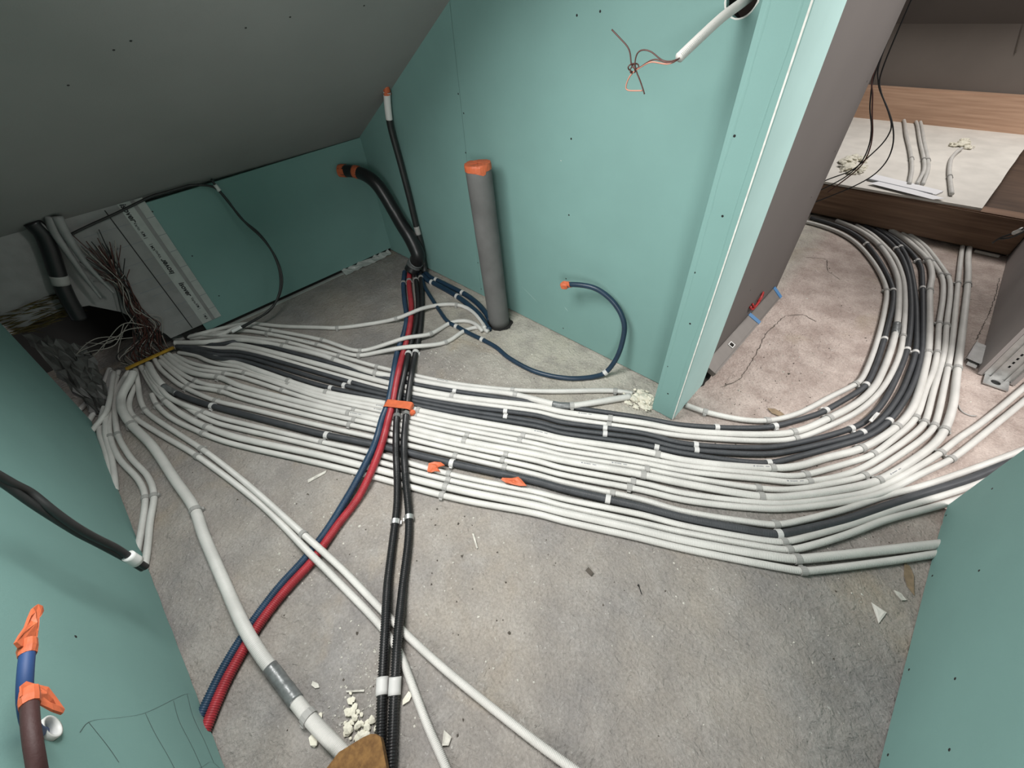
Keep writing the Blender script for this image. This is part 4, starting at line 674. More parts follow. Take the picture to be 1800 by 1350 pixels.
box('corner_bead', (-0.3034, 1.0800, 0.003), (-0.3000, 1.0824, 1.85), M['gypsum'], tb)
V, F = [], []
foot_shade = [(-.334, 1.31), (-.334, 1.47), (-.318, 1.455), (-.309, 1.43), (-.300, 1.40), (-.296, 1.37), (-.300, 1.345), (-.296, 1.325), (-.302, 1.31)]
link('floor_cutout_shade', [(x, y, .0009) for x, y in foot_shade], [tuple(range(len(foot_shade)))[::-1]], M['dark'], floor)  # flat dark patch painting the shade at the box foot, with a ragged edge
# raised joint filler down the strip
for x, w in ((-0.374, 0.004), (-0.318, 0.003)):
    P = catmull([(x + rng.uniform(-.002, .002), 1.0812, z) for z in np.linspace(0.06, 1.75, 16)], 0.03)
    V, F = [], []
    for i, p in enumerate(P):
        ww = w * rng.uniform(0.5, 1.2)
        V += [(p[0] - ww, 1.0812, p[2]), (p[0], 1.0800, p[2]), (p[0] + ww, 1.0812, p[2])]
        if i:
            a = 3 * i
            F += [(a - 3, a - 2, a + 1, a), (a - 2, a - 1, a + 2, a + 1)]
    link('joint_filler', V, F, M['green'], tb, smooth=True)
screws('strip', (0, -1, 0), tb)

# taupe wall of the passage
wp = struct(box('wall_passage', (-0.372, 1.32, 0.0), (-0.3595, 2.18, 2.4), M['dark']))
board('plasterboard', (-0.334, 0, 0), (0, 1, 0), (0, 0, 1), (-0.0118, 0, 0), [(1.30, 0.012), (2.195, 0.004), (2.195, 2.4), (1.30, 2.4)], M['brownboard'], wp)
board('plasterboard', (-0.3467, 0, 0), (0, 1, 0), (0, 0, 1), (-0.0118, 0, 0), [(1.30, 0.012), (2.192, 0.004), (2.192, 2.4), (1.30, 2.4)], M['mauveboard'], wp)
screws('brown', (1, 0, 0), wp)

# knee wall under the slope
wk = struct(box('wall_knee', (XK - 0.10, 0.0, 0.0), (XK - 0.0135, 1.23, 0.60), M['dark']))
board('plasterboard', (XK, 0, 0), (0, 1, 0), (0, 0, 1), (-0.0125, 0, 0),
      [(0.10, 0.02), (YB, 0.02), (YB, cz(XK) - .004), (0.10, cz(XK) - .022)], M['green'], wk)
screws('knee', (1, 0, 0), wk)
struct(board('wall_cavity', (-2.62, 0, 0), (0, 1, 0), (0, 0, 1), (-0.02, 0, 0), [(-1.0, -0.1), (0.6, -0.1), (0.6, 0.9), (-1.0, 0.9)], M['dark']))

# sloping ceiling with the roof-window opening, and the flat part
SL = math.hypot(1, CS)
def cpt(x):
    return (x + 2.7) * SL
ce = struct(board('ceiling', (-2.7, 0, cz(-2.7)), (1 / SL, 0, CS / SL), (0, 1, 0), (-CS / SL * .02, 0, 1 / SL * .02),
                  [(cpt(-2.66), -0.55), (cpt(0.75), -0.55), (cpt(0.75), 1.34), (cpt(-2.66), 1.34)], M['greyboard'],
                  holes=[[(cpt(-1.21), -0.18), (cpt(-0.59), -0.18), (cpt(-0.59), 0.60), (cpt(-1.21), 0.58)]]))
screws('ceil', (CS, 0, -1), ce)
struct(box('ceiling_passage', (-2.6, 1.30, 2.42), (2.4, 5.0, 2.46), M['greyboard']))
struct(box('ceiling_hall', (-2.6, -2.4, 2.42), (2.4, 1.30, 2.46), M['whiteboard']))

# left wall with the tube hole; its far end is cut on the slant
wl = struct(board('wall_left', (0, YL, 0), (1, 0, 0), (0, 0, 1), (0, -0.0125, 0),
                  ragged((-2.048, 0.008), (-0.33, 0.008), 60, 0.0022) + [(-0.33, cz(-.33)), (-2.293, cz(-2.293)), (-2.293, 0.391), (-2.18, 0.21)], M['green'],
                  holes=[circle(PT['hole'][0], PT['hole'][2], 0.0185, 24)]))
screws('left', (0, 1, 0), wl)
struct(box('wall_left_core', (-2.04, YL - 0.09, 0.02), (-0.34, YL - 0.03, 1.2), M['dark']))

# right wall
wr = struct(board('wall_right', (XR, 0, 0), (0, 1, 0), (0, 0, 1), (0.0125, 0, 0),
                  [(0.20, 0.004)] + ragged((1.12, 0.004), (1.292, 0.012), 12, 0.0025) + [(1.292, 2.12), (0.20, 2.12)], M['green']))
screws('right', (-1, 0, 0), wr)
board('plasterboard', (XR + 0.088, 0, 0), (0, 1, 0), (0, 0, 1), (0.0125, 0, 0), [(0.2, 0.03), (1.292, 0.03), (1.292, 2.18), (0.2, 2.18)], M['mauveboard'], wr)

# wall on the right of the passage, open steel stud at its end
ws = struct(box('wall_stud', (0.475, 2.09, 0.0), (0.545, 3.3, 2.42), M['dark']))
board('plasterboard', (0.459, 0, 0), (0, 1, 0), (0, 0, 1), (0.0125, 0, 0), [(2.046, 0.004), (3.30, 0.004), (3.30, 2.42), (2.046, 2.42)], M['mauveboard'], ws)
board('plasterboard', (0.552, 0, 0), (0, 1, 0), (0, 0, 1), (0.0125, 0, 0), [(2.046, 0.004), (3.30, 0.004), (3.30, 2.42), (2.046, 2.42)], M['mauveboard'], ws)
slots = [[(0.5115, z), (0.5115, z + 0.010), (0.5175, z + 0.010), (0.5175, z)] for z in np.arange(0.06, 1.3, 0.019)]
stud = board('steel_stud', (0, 2.056, 0), (1, 0, 0), (0, 0, 1), (0, 0.0015, 0), [(0.473, 0.004), (0.552, 0.004), (0.552, 1.4), (0.473, 1.4)], M['steel'], ws, holes=slots)
for x in (0.473, 0.4945, 0.5345, 0.5505):
    box('stud_rib', (x, 2.048, 0.004), (x + 0.0018, 2.056, 1.4), M['steel'], ws)
box('slot_backing', (0.505, 2.062, 0.03), (0.525, 2.070, 1.4), M['screw'], ws)
ft = board('foot_plate', (0, 0, 0.004), (1, 0, 0), (0, 1, 0), (0, 0, 0.004), [(0.478, 1.992), (0.549, 1.992), (0.549, 2.056), (0.478, 2.056)], M['steel'], ws, holes=[circle(0.512, 2.022, 0.0145, 20)])
box('foot_plate_shadow_gap', (0.495, 2.006, 0.0005), (0.529, 2.038, 0.003), M['screw'], ws)
# enclosing walls that close the hall behind
struct(box('wall_hall', (2.36, -2.4, 0), (2.40, 5.0, 2.45), M['mauveboard']))
struct(box('wall_front', (-2.6, -2.42, 0), (2.4, -2.38, 2.45), M['mauveboard']))
struct(box('wall_far_left', (-2.62, 1.30, 0), (-2.58, 5.0, 2.45), M['mauveboard']))

# far room: wall and slope behind the beams
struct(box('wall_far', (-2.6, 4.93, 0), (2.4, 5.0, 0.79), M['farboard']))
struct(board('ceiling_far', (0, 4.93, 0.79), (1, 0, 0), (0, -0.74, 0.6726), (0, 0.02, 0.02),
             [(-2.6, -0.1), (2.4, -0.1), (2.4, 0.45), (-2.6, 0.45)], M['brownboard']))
struct(board('trim_2', (0, 4.92, 0), (1, 0, 0), (0, 0, 1), (0, -0.002, 0), [(-0.005, 0.64), (0.002, 0.64), (-0.05, 0.785), (-0.053, 0.785)], M['darkcrumb']))
# ------------------------------------------------------------------ timbers and fibreboard of the far room
def beam(name, lo, hi, m, label):
    o = box(name, lo, hi, m, bevel=0.006)
    return tag(o, label, 'beam')
beam('timber_beam', (-1.2, 3.20, 0.016), (0.455, 3.30, 0.196), M['wooddark'], 'shade-darkened timber beam on the floor under the front edge of the white board')
beam('timber_beam', (-1.2, 4.83, 0.02), (0.9, 4.92, 0.42), M['wood'], 'light brown timber beam standing behind the white board against the far wall')
fb = board('fibreboard', (0, 0, 0.197), (1, 0, 0), (0, 1, 0), (0, 0, 0.0115),
           [(-1.2, 3.195)] + ragged((-0.46, 3.195), (0.241, 3.215), 10, 0.002) + ragged((0.241, 3.215), (0.326, 4.463), 8, 0.002) + [(0.345, 4.83), (-1.2, 4.83)], M['whiteboard'])
tag(fb, 'white fibreboard laid across the two timber beams in the far room', 'board')
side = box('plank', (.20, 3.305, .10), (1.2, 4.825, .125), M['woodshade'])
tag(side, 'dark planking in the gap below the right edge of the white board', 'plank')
bt = board('light_strip', (0, 3.185, 0.0), (1, 0, 0), (0, 0, 1), (0, 0.012, 0), [(0.325, 0.002), (0.425, 0.002), (0.425, 0.013), (0.325, 0.013)], M['whiteboard'])  # white strip painting the light that shows through the gap under the beam
tag(bt, 'painted light strip in the gap under the dark timber beam right of two conduits', 'light_strip')

# ------------------------------------------------------------------ floor conduits
CLIPS = {}
def clip_mesh(r, m):
    """plastic saddle clip round a conduit of radius r, axis along X: a band and a nailed foot"""
    key = (round(r, 4), m.name)
    if key in CLIPS:
        return CLIPS[key]
    n, w = 14, 0.0078
    V, F = [], []
    for x, rr in ((-w, r + .0004), (-w, r + .0024), (w, r + .0024), (w, r + .0004)):
        for i in range(n):
            a = 2 * math.pi * i / n
            V.append((x, rr * math.cos(a), rr * math.sin(a)))
    for s in range(3):
        for i in range(n):
            j = (i + 1) % n
            F.append((s * n + i, s * n + j, (s + 1) * n + j, (s + 1) * n + i))
    b = len(V)
    y0, y1, z0, z1 = r * 0.8, r + 0.0065, -r * 0.95, -r * 0.95 + 0.010
    V += [(-w * .7, y0, z0), (w * .7, y0, z0), (w * .7, y1, z0), (-w * .7, y1, z0), (-w * .7, y0, z1), (w * .7, y0, z1), (w * .7, y1, z1), (-w * .7, y1, z1)]
    F += [tuple(b + i for i in f) for f in ((0, 3, 2, 1), (4, 5, 6, 7), (0, 1, 5, 4), (1, 2, 6, 5), (2, 3, 7, 6), (3, 0, 4, 7))]
    me = bpy.data.meshes.new('clip')
    me.from_pydata(V, [], F)
    me.materials.append(m)
    CLIPS[key] = me
    return me

def at(P, s):
    L = arclen(P)
    p = np.array([np.interp(s, L, P[:, i]) for i in range(3)])
    q = np.array([np.interp(min(L[-1], s + .006), L, P[:, i]) for i in range(3)]) - np.array([np.interp(max(0, s - .006), L, P[:, i]) for i in range(3)])
    return p, q / np.linalg.norm(q)

def put_clip(P, s, r, m, parent, name='clip', flip=1):
    p, t = at(P, s)
    y = np.cross([0, 0, 1.0], t)
    y /= np.linalg.norm(y)
    z = np.cross(t, y)
    o = bpy.data.objects.new(name, clip_mesh(r, m))
    COL.objects.link(o)
    o.parent = parent
    t, y = t * flip, y * flip
    Mx = Matrix(((t[0], y[0], z[0], 0), (t[1], y[1], z[1], 0), (t[2], y[2], z[2], 0), (0, 0, 0, 1)))
    Mx.translation = Vector(p) - Vector(parent['_w'])
    o.matrix_local = Mx
    return o

def sleeve(name, P, s0, s1, r, m, parent, wob=0.0006):
    ss = np.linspace(s0, s1, max(4, int((s1 - s0) / .006)))
    Q = np.array([at(P, s)[0] for s in ss])
    R = np.array([r + rng.uniform(-wob, wob) for _ in ss])
    V, F, uv = sweep(Q, R, 14)
    return link(name, V, F, m, parent, smooth=True, uv=uv)

LABELS = {
 'W14': 'thin white conduit forming the near edge of the long floor bundle',
 'W13': 'thick white conduit lying second from the near edge of the long floor bundle',
 'W12': 'thin white conduit third from the near edge of the floor bundle',
 'W11': 'thin white conduit directly on the near side of the thick black conduit',
 'K5': 'thick black conduit near the front of the floor bundle with a grey sleeved end',
 'W10': 'thin white conduit directly on the far side of the thick black conduit',
 'W9': 'thin white conduit, outer one of the pair leaving through the gap at right',
 'W8': 'thin white conduit, inner one of the pair leaving through the gap at right',
 'W7': 'thick white conduit on the outside of the big bend, running straight under the beam',
 'W6': 'thin white conduit next to the thick outermost one in the big bend',
 'W5': 'thin white conduit third from the outside of the big bend',
 'W4': 'thin white conduit fourth from the outside of the big bend',
 'W3': 'thick white conduit lying directly outside the three middle black conduits',
 'K4': 'outermost of the three black conduits in the middle of the bundle',
 'K3': 'middle one of the three black conduits side by side in the bundle',
 'K2': 'innermost of the three black conduits in the middle of the bundle',
 'W2': 'thin white conduit directly inside the three middle black conduits',
 'W1': 'thick white conduit with a grey coupling halfway up the big bend',
 'K1': 'single black conduit second from the inside of the big bend',
 'U2': 'white conduit joined with grey tape just before the cream foam',
 'U1': 'thin white conduit on the far edge of the bundle ending in the cream foam',
 'U3': 'thin white conduit on the inside of the big bend, starting at the pale door edge',
 'P1': 'white conduit arching over the hoses, farthest of three reaching the grey pipe',
 'P2': 'white conduit wavy over the hoses, middle of the three reaching the grey pipe',
 'P3': 'white conduit wavy over the hoses, nearest of the three reaching the grey pipe',
 'HB': 'navy blue corrugated hose running beside the red hose',
 'HR': 'red corrugated hose running beside the navy hose',
 'HK1': 'left one of the two black corrugated hoses crossing the floor',
 'HK2': 'right one of the two black corrugated hoses crossing the floor',
 'm': 'thickest white conduit with a grey taped joint running into the brown fibreboard',
 'D1': 'white diagonal conduit bending down to the bottom edge right of the black hoses',
 'D2': 'white diagonal conduit running straight to the bottom middle of the floor',
 'E1': 'left one of two white conduits bending towards the left wall',
 'E2': 'right one of two white conduits bending towards the left wall',
 'F1': 'short white conduit hugging the foot of the left wall, left one of two',
 'F2': 'short white conduit hugging the foot of the left wall, right one of two',
 'F3': 'dim white conduit slipping behind the left wall, farthest of three',
 'F4': 'dim white conduit slipping behind the left wall, middle of three',
 'F5': 'dim white conduit slipping behind the left wall, nearest of three',
}
GROUPS = {'W': 'conduits of the long floor bundle', 'K': 'conduits of the long floor bundle', 'U': 'conduits of the long floor bundle',
          'P': 'white conduits running to the grey pipe', 'H': 'corrugated hoses crossing the floor', 'm': 'white conduits fanning out to the front',
          'D': 'white conduits fanning out to the front', 'E': 'white conduits at the left wall', 'F': 'white conduits at the left wall'}
PATH, TUBE = {}, {}
for key, (r, mk, pts, clips) in TUBES.items():
    pts = [[c / 10000 for c in p] for p in pts]
    rib = key[0] == 'H'
    nm = {'black': 'black_conduit', 'white': 'white_conduit', 'blue': 'blue_hose', 'red': 'red_hose', 'hose': 'black_hose'}[mk]
    if key in ('D1', 'D2', 'm'):
        P = catmull(pts, 0.008)
        s0 = {'D1': 0.75, 'D2': 0.80, 'm': 1.64}[key]
        L = arclen(P)
        smooth_part = P[L <= s0 + .004]
        ribbed = P[L >= s0 - .006]
        V, F, uv = sweep(smooth_part, r, 12)
        o = link(nm, V, F, M['white'], smooth=True, uv=uv)
        tube('ribbed_length', ribbed, r, M['whiterib'], o, sides=12, rib=.0034, raw=True)
    else:
        o, P = tube(nm, pts, r, M[mk], sides=12 if rib else 11, rib=.0056 if key[:2] == 'HK' else .0046 if rib else 0)
    tag(o, LABELS[key], 'hose' if rib else 'conduit', GROUPS[key[0]])
    PATH[key], TUBE[key] = P, o
    for i, s in enumerate(clips):
        put_clip(P, s, r, M['clipw'] if mk == 'black' else M['clip'], o, flip=1 if i % 2 else -1)

sleeve('grey_tape', PATH['m'], 1.585, 1.70, .0172, M['ducttape'], TUBE['m'])
sleeve('grey_tape', PATH['U2'], 1.893, 1.965, .0135, M['ducttape'], TUBE['U2'])
sleeve('coupling', PATH['W1'], 3.612, 3.692, .0150, M['ducttape'], TUBE['W1'])
sleeve('coupling', PATH['K5'], 0.238, 0.318, .0136, M['ducttape'], TUBE['K5'])
sleeve('white_sheath', PATH['K5'], 0.0, 0.240, .0131, M['white'], TUBE['K5'], 0)
sleeve('grey_tape', PATH['P2'], 0.06, 0.155, .0108, M['ducttape'], TUBE['P2'])
for k, s in (('HK1', 2.002), ('HK2', 1.998)):
    sleeve('white_clip', PATH[k], s - .018, s + .018, .0148, M['clipw'], TUBE[k], 0)
for k, ss in (('HK1', (1.148, 1.577)), ('HK2', (1.133, 1.561))):
    for s in ss:
        put_clip(PATH[k], s, .0128, M['steel'], TUBE[k], 'metal_clip', 1 if k == 'HK1' else -1)
for k, s in (('HK1', .753), ('HK2', .738), ('HB', .128), ('HR', .104), ('HK1', .094), ('HK2', .070)):
    put_clip(PATH[k], s, .0130, M['clipw'] if s > .5 else M['clip'], TUBE[k], 'white_clip' if s > .5 else 'clip')
# printed marks along the tops of some white conduits: small dark dashes
def print_marks(key, s, r, cells, m):
    P = PATH[key]
    V, F = [], []
    x = s
    for c in cells:
        if c == ' ':
            x += .003
            continue
        w, hgt = {'o': (.005, .0018), '-': (.0035, .0014), '.': (.0018, .0014)}[c]
        b = len(V)
        for ds in (0, w):
            p, t = at(P, x + ds)
            y = np.cross([0, 0, 1.0], t)
            for a in (-hgt, hgt):
                ang = a / r - 0.15
                V.append(p + (r + .00035) * (math.cos(ang) * np.cross(t, y) + math.sin(ang) * y))
        F.append((b, b + 1, b + 3, b + 2))
        x += w + .0012
    link('print', V, F, m, TUBE[key])
for key, s in (('W3', 1.83), ('W3', 2.56), ('W4', 1.14), ('W7', 2.02), ('W7', 1.11), ('W5', 1.15), ('W7', 3.0), ('W5', 2.62), ('W1', 2.0), ('U1', 1.45), ('W6', 2.1), ('P3', .72), ('K5', 1e-3)):
    if key != 'K5':
        print_marks(key, s, TUBES[key][0], 'o -..--.  --.', M['printgrey'])

# orange tape band round the four hoses
def band(name, a, b, w, h, m, label):
    """flat orange strap over the hoses from a to b"""
    a, b = np.array(a), np.array(b)
    d = b - a
    L = np.linalg.norm(d)
    d /= L
    n = np.array([-d[1], d[0], 0])
    n /= np.linalg.norm(n)
    prof = [(-.005, -.010), (-.003, .002), (.003, .0052), (L * .5, .0058), (L - .003, .0052), (L + .003, .002), (L + .005, -.012)]
    P = catmull([(p[0], 0, p[1]) for p in prof], .004)
    V, F = [], []
    for i, p in enumerate(P):
        for k, (s, dz) in enumerate(((-w, 0), (w, 0), (w, .0015), (-w, .0015))):
            V.append(a + d * p[0] + n * s + np.array([0, 0, p[2] + dz]))
        if i:
            q = 4 * i
            for k in range(4):
                F.append((q - 4 + k, q - 4 + (k + 1) % 4, q + (k + 1) % 4, q + k))
    F += [(3, 2, 1, 0), tuple(len(V) - 4 + k for k in range(4))]
    o = link(name, V, F, m, smooth=False)
    return tag(o, label, 'tape')
ob = band('orange_tape_band', (-1.157, 0.405, .043), (-1.070, 0.459, .044), .0185, 0, M['orange'], 'orange tape band wrapped over the red, navy and black hoses')
box('tape_end', (-1.063, 0.440, .020), (-1.045, 0.462, .036), M['orange'], ob, bevel=.003)

# ------------------------------------------------------------------ tubes along the back wall
def fpts(k):
    return [[c / 10000 for c in p] for p in FREE[k]]
def crumple(name, P, radii, m, parent, sides=10, jit=0.25, smooth=False):
    P = np.array(P, float)
    V, F, uv = sweep(P, 1.0, sides)
    T, A, B = frames(P)
    V = []
    for i in range(len(P)):
        for k in range(sides):
            a = 6.2832 * k / sides
            r = radii[i] * (1 + rng.uniform(-jit, jit))
            V.append(P[i] + r * (math.cos(a) * A[i] + math.sin(a) * B[i]) + T[i] * radii[i] * rng.uniform(-jit, jit) * .5)
    return link(name, V, F, m, parent, smooth=smooth)

n1, P = tube('navy_tube', fpts('N1'), .0100, M['navy'], sides=14)
tag(n1, 'navy tube snaking over the floor and curling up in front of the green wall', 'tube')
e, t = P[-1], P[-1] - P[-4]
t = t / np.linalg.norm(t)
crumple('orange_cap', [e - t * .022, e - t * .010, e + t * .002, e + t * .014, e + t * .022], [.0112, .0122, .0150, .0175, .008], M['orange'], n1)
for q in ((-1.188, .957), (-1.363, .963), (-.628, 1.121)):
    k = np.argmin(np.hypot(P[:, 0] - q[0], P[:, 1] - q[1]))
    put_clip(P, arclen(P)[k], .0102, M['clipw'], n1)
for i, (k, lab) in enumerate((('N2a', 'short navy tube along the foot of the back wall, the one nearer the wall'), ('N2b', 'short navy tube along the foot of the back wall, the one nearer the room'))):
    o, P = tube('navy_tube', fpts(k), .0135, M['navy'], sides=14)
    tag(o, lab, 'tube')
    for q in ((-1.78, 1.153), (-1.558, 1.15)):
        kk = np.argmin(np.hypot(P[:, 0] - q[0], P[:, 1] - q[1]))
        put_clip(P, arclen(P)[kk], .0137, M['clipw'], o)

sh, P = tube('sheathed_pipe', fpts('sheath'), .040, M['hose'], sides=18, r2=.030)
tag(sh, 'thick black sheathed pipe curving up in the dark corner with orange tape on its end', 'pipe')
L = arclen(P)
def ringband(P, s0, s1, r, m, parent, name):
    return sleeve(name, P, s0, s1, r, m, parent, .0003)
ringband(P, L[-1] - .115, L[-1] - .08, .0318, M['orange'], sh, 'orange_tape')
e, t = P[-1], (P[-1] - P[-3]) / np.linalg.norm(P[-1] - P[-3])
crumple('orange_cap', [e - t * .03, e - t * .01, e + t * .008, e + t * .016], [.0312, .0318, .031, .012], M['orange'], sh, sides=16, jit=.06)
sleeve('paper_label', P, .035, .085, .0415, M['ducttape'], sh)

dp, P = tube('insulated_tube', fpts('dip'), .0150, M['cable'], sides=14)
tag(dp, 'thin black insulated tube standing upright in the corner with a bare white tip', 'tube')
# its bare white end and orange tape
e, t = P[-1], (P[-1] - P[-6]) / np.linalg.norm(P[-1] - P[-6])
L = arclen(P)
sleeve('white_tip', P, L[-1] - .115, L[-1] - .002, .0155, M['whiteplastic'], dp, 0)
crumple('orange_cap', [e - t * .012, e + t * .002, e + t * .016, e + t * .028], [.016, .015, .010, .006], M['orange'], dp)
sleeve('white_mark', P, .22, .265, .0154, M['clip'], dp, 0)

# grey drain pipe standing in a floor cut-out
base, top = np.array([-1.228, 1.102, -0.0]), np.array([-1.268, 1.105, 0.712])
pp = [base + (top - base) * k for k in np.linspace(0, 1, 24)]
gp, P = tube('drain_pipe', pp, .0500, M['pipe'], sides=32, raw=True)
tag(gp, 'grey insulated drain pipe standing before the back wall with orange tape over its top', 'pipe')
up = (top - base) / np.linalg.norm(top - base)
V, F = [], []
n = 32
T_, A_, B_ = frames(np.array(pp))
for j, (rr, dz) in enumerate(((.0508, -.050), (.0512, -.02), (.0515, -.004), (.0495, .003), (.035, .004), (.0, .002))):
    for k in range(n):
        a = 6.2832 * k / n
        skirt = (-.045 if 0.2 < (k / n) < 0.5 else 0.012 + .004 * math.sin(k * 2.1)) if j == 0 else 0
        if j == 0:
            dz2 = -.007 - (.026 - .004 * abs(k - 30) if 27 <= k else 0.002 * (k % 3))
        else:
            dz2 = dz
        V.append(top + up * (dz2 + rng.uniform(-.0012, .0012)) + (rr + rng.uniform(-.0008, .0008)) * (math.cos(a) * A_[-1] + math.sin(a) * B_[-1]))
    if j:
        for k in range(n):
            F.append(((j - 1) * n + k, (j - 1) * n + (k + 1) % n, j * n + (k + 1) % n, j * n + k))
link('orange_tape', V, F, M['orange'], gp, smooth=False)
# broken floor edge round the pipe foot
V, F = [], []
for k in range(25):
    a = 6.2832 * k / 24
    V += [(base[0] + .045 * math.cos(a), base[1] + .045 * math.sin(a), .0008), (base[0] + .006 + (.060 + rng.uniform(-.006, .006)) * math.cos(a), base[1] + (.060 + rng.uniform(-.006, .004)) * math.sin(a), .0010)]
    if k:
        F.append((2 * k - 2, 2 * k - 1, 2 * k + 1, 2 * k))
link('floor_cutout_shade', V, F, M['dark'], floor)
wpn = board('plaster_offcut', (0, 1.190, 0.0), (1, 0, 0), (0, 0, 1), (0, .022, 0), [(-1.42, .001), (-1.325, .001), (-1.33, .06), (-1.39, .035)], M['gypsum'])
tag(wpn, 'pale plaster offcut on the floor behind the grey drain pipe', 'offcut')

# conduit out of the wall hole, with loose wires
tc, P = tube('wall_conduit', fpts('topcond'), .0098, M['whiterib'], sides=14, rib=.0034)
tag(tc, 'white ribbed conduit sticking out of the hole in the back wall with loose wires', 'conduit')
tube('wire', fpts('wire1'), .0015, M['wirebrown'], tc, sides=6, step=.004)
tube('wire', fpts('wire2'), .0015, M['wirebrown'], tc, sides=6, step=.004)
tube('wire', fpts('wire3'), .0015, M['wirepink'], tc, sides=6, step=.004)
k = np.array(fpts('wire1'))
kp = k[len(k) * 2 // 3]
kn = np.array(fpts('wire1'))
knot = [np.array([-.5945, 1.0, 1.0425]) + np.array([.012 * math.cos(a) * (1 - i * .02), .006 * math.sin(a * 1.7), .008 * math.sin(a)]) for i, a in enumerate(np.linspace(0, 12, 40))]
tube('wire_knot', knot, .0014, M['wirebrown'], tc, sides=6, raw=True)

# ------------------------------------------------------------------ left wall: cables and taped tubes
lc, P = tube('hanging_cable', fpts('wcabA'), .0072, M['cable'], sides=10)
tag(lc, 'pair of twisted black cables hanging before the left wall with a white tag', 'cable')
tube('second_strand', fpts('wcabB'), .0066, M['cable'], lc, sides=10)
L = arclen(P)
sleeve('white_tag', P, L[-1] - .060, L[-1] - .028, .0125, M['whiteplastic'], lc, .0003)

tbm, P = tube('blue_tube', fpts('tubeBlue'), .0080, M['tubeblue'], sides=14)
tag(tbm, 'blue tube out of the left wall hole with a crumpled orange tape cap', 'tube')
e, t = P[-1], (P[-1] - P[-5]) / np.linalg.norm(P[-1] - P[-5])
def flap(name, O, U, Vv, pts, m, parent, th=.0016, puff=1.5, wob=.0022):
    """crumpled tape tag: a thin wavy sheet with the outline pts (u,v)"""
    O, U, Vv = map(lambda a: np.array(a, float), (O, U, Vv))
    N = np.cross(U, Vv)
    N /= np.linalg.norm(N)
    c = np.mean(pts, axis=0)
    rings = []
    for f in (1.0, .66, .33):
        rings.append([c + (np.array(p) - c) * f for p in pts])
    V, F = [], []
    n = len(pts)
    for sgn in (1, -1):
        b = len(V)
        for ri, ring in enumerate(rings):
            for p in ring:
                V.append(O + U * p[0] + Vv * p[1] + N * (sgn * th * .5 + (rng.uniform(-1, 1) * wob if sgn == 1 else 0)))
        V.append(O + U * c[0] + Vv * c[1] + N * sgn * th * puff)
        for ri in range(2):
            for k in range(n):
                q = (b + ri * n + k, b + ri * n + (k + 1) % n, b + (ri + 1) * n + (k + 1) % n, b + (ri + 1) * n + k)
                F.append(q if sgn == 1 else q[::-1])
        for k in range(n):
            q = (b + 2 * n + k, b + 2 * n + (k + 1) % n, b + 3 * n)
            F.append(q if sgn == 1 else q[::-1])
    h2 = 3 * n + 1
    for k in range(n):
        F.append((k, k + h2, (k + 1) % n + h2, (k + 1) % n))
    return link(name, V, F, m, parent)
RGT, DWN, FWD = np.array(_r), np.array(_d), np.array(_f)
# tape caps: wrapped round the tube end and pressed flat beyond it
wv = np.cross(t, (0, 1, 0))
wv /= np.linalg.norm(wv)
crumple('orange_wrap', [e - t * .012, e - t * .002, e + t * .010], [.0090, .0100, .0085], M['orange'], tbm, sides=12, jit=.06)
flap('orange_cap', e - t * .004, wv * 1.15, t * 1.22, [(-.011, .0), (-.0165, .004), (-.012, .016), (-.006, .028), (-.003, .042), (.001, .056), (.007, .064), (.013, .063), (.016, .058), (.0125, .052), (.0085, .045), (.0085, .032), (.0095, .020), (.008, .012), (.010, .004)], M['orange'], tbm, .004)
tbr, P = tube('brown_tube', fpts('tubeBrown'), .0080, M['tubebrown'], sides=14)
tag(tbr, 'maroon tube out of the left wall hole, nearest one, with a flat orange tape flag', 'tube')
e, t = P[-1], (P[-1] - P[-5]) / np.linalg.norm(P[-1] - P[-5])
wv = np.cross(t, (0, 1, 0))
wv /= np.linalg.norm(wv)
crumple('orange_wrap', [e - t * .005, e + t * .006, e + t * .020], [.0090, .0098, .0088], M['orange'], tbr, sides=12, jit=.06)
flap('orange_cap', e + t * .012, wv, t, [(-.011, -.006), (-.011, .012), (-.004, .023), (.010, .027), (.024, .024), (.038, .013), (.050, .001), (.046, -.008), (.032, -.009), (.012, -.005)], M['orange'], tbr, .003)
hx, hy, hz = PT['hole']
sl, P = tube('pipe_sleeve', [(hx + .002, YL - .05, hz - .004), (hx, YL - .01, hz), (hx, YL + .006, hz)], .0178, M['whiteplastic'], sides=22)
bm = bmesh.new()
bm.from_mesh(sl.data)
bm.faces.ensure_lookup_table()
bmesh.ops.delete(bm, geom=[f for f in bm.faces if len(f.verts) > 4], context='FACES')
bmesh.ops.solidify(bm, geom=bm.faces[:], thickness=.0035)
bm.to_mesh(sl.data)
bm.free()
tag(sl, 'white pipe sleeve in the left wall hole behind the maroon tube', 'sleeve')

# pencil lines on the left wall
def pencil(pts):
    P = catmull([(x, YL + .0005, z) for x, z in pts], .01)
    V, F = [], []
    for i, p in enumerate(P):
        V += [(p[0], p[1], p[2] - .0006), (p[0], p[1], p[2] + .0006)]
        if i:
            F.append((2 * i - 2, 2 * i - 1, 2 * i + 1, 2 * i))
    link('pencil_line', V, F, M['pencil'], wl)
pencil([(-.575, .400), (-.597, .377), (-.618, .30), (-.637, .234), (-.70, .10), (-.722, .05), (-.727, .012)])
pencil([(-.597, .377), (-.555, .345), (-.53, .33)])
pencil([(-.640, .225), (-.60, .215), (-.55, .195), (-.50, .18)])
pencil([(-.690, .115), (-.64, .12), (-.58, .105), (-.52, .095)])
pencil([(-.722, .05), (-.66, .06), (-.60, .05), (-.55, .045)])
pencil([(-.53, .02), (-.55, .05), (-.535, .10), (-.52, .17)])

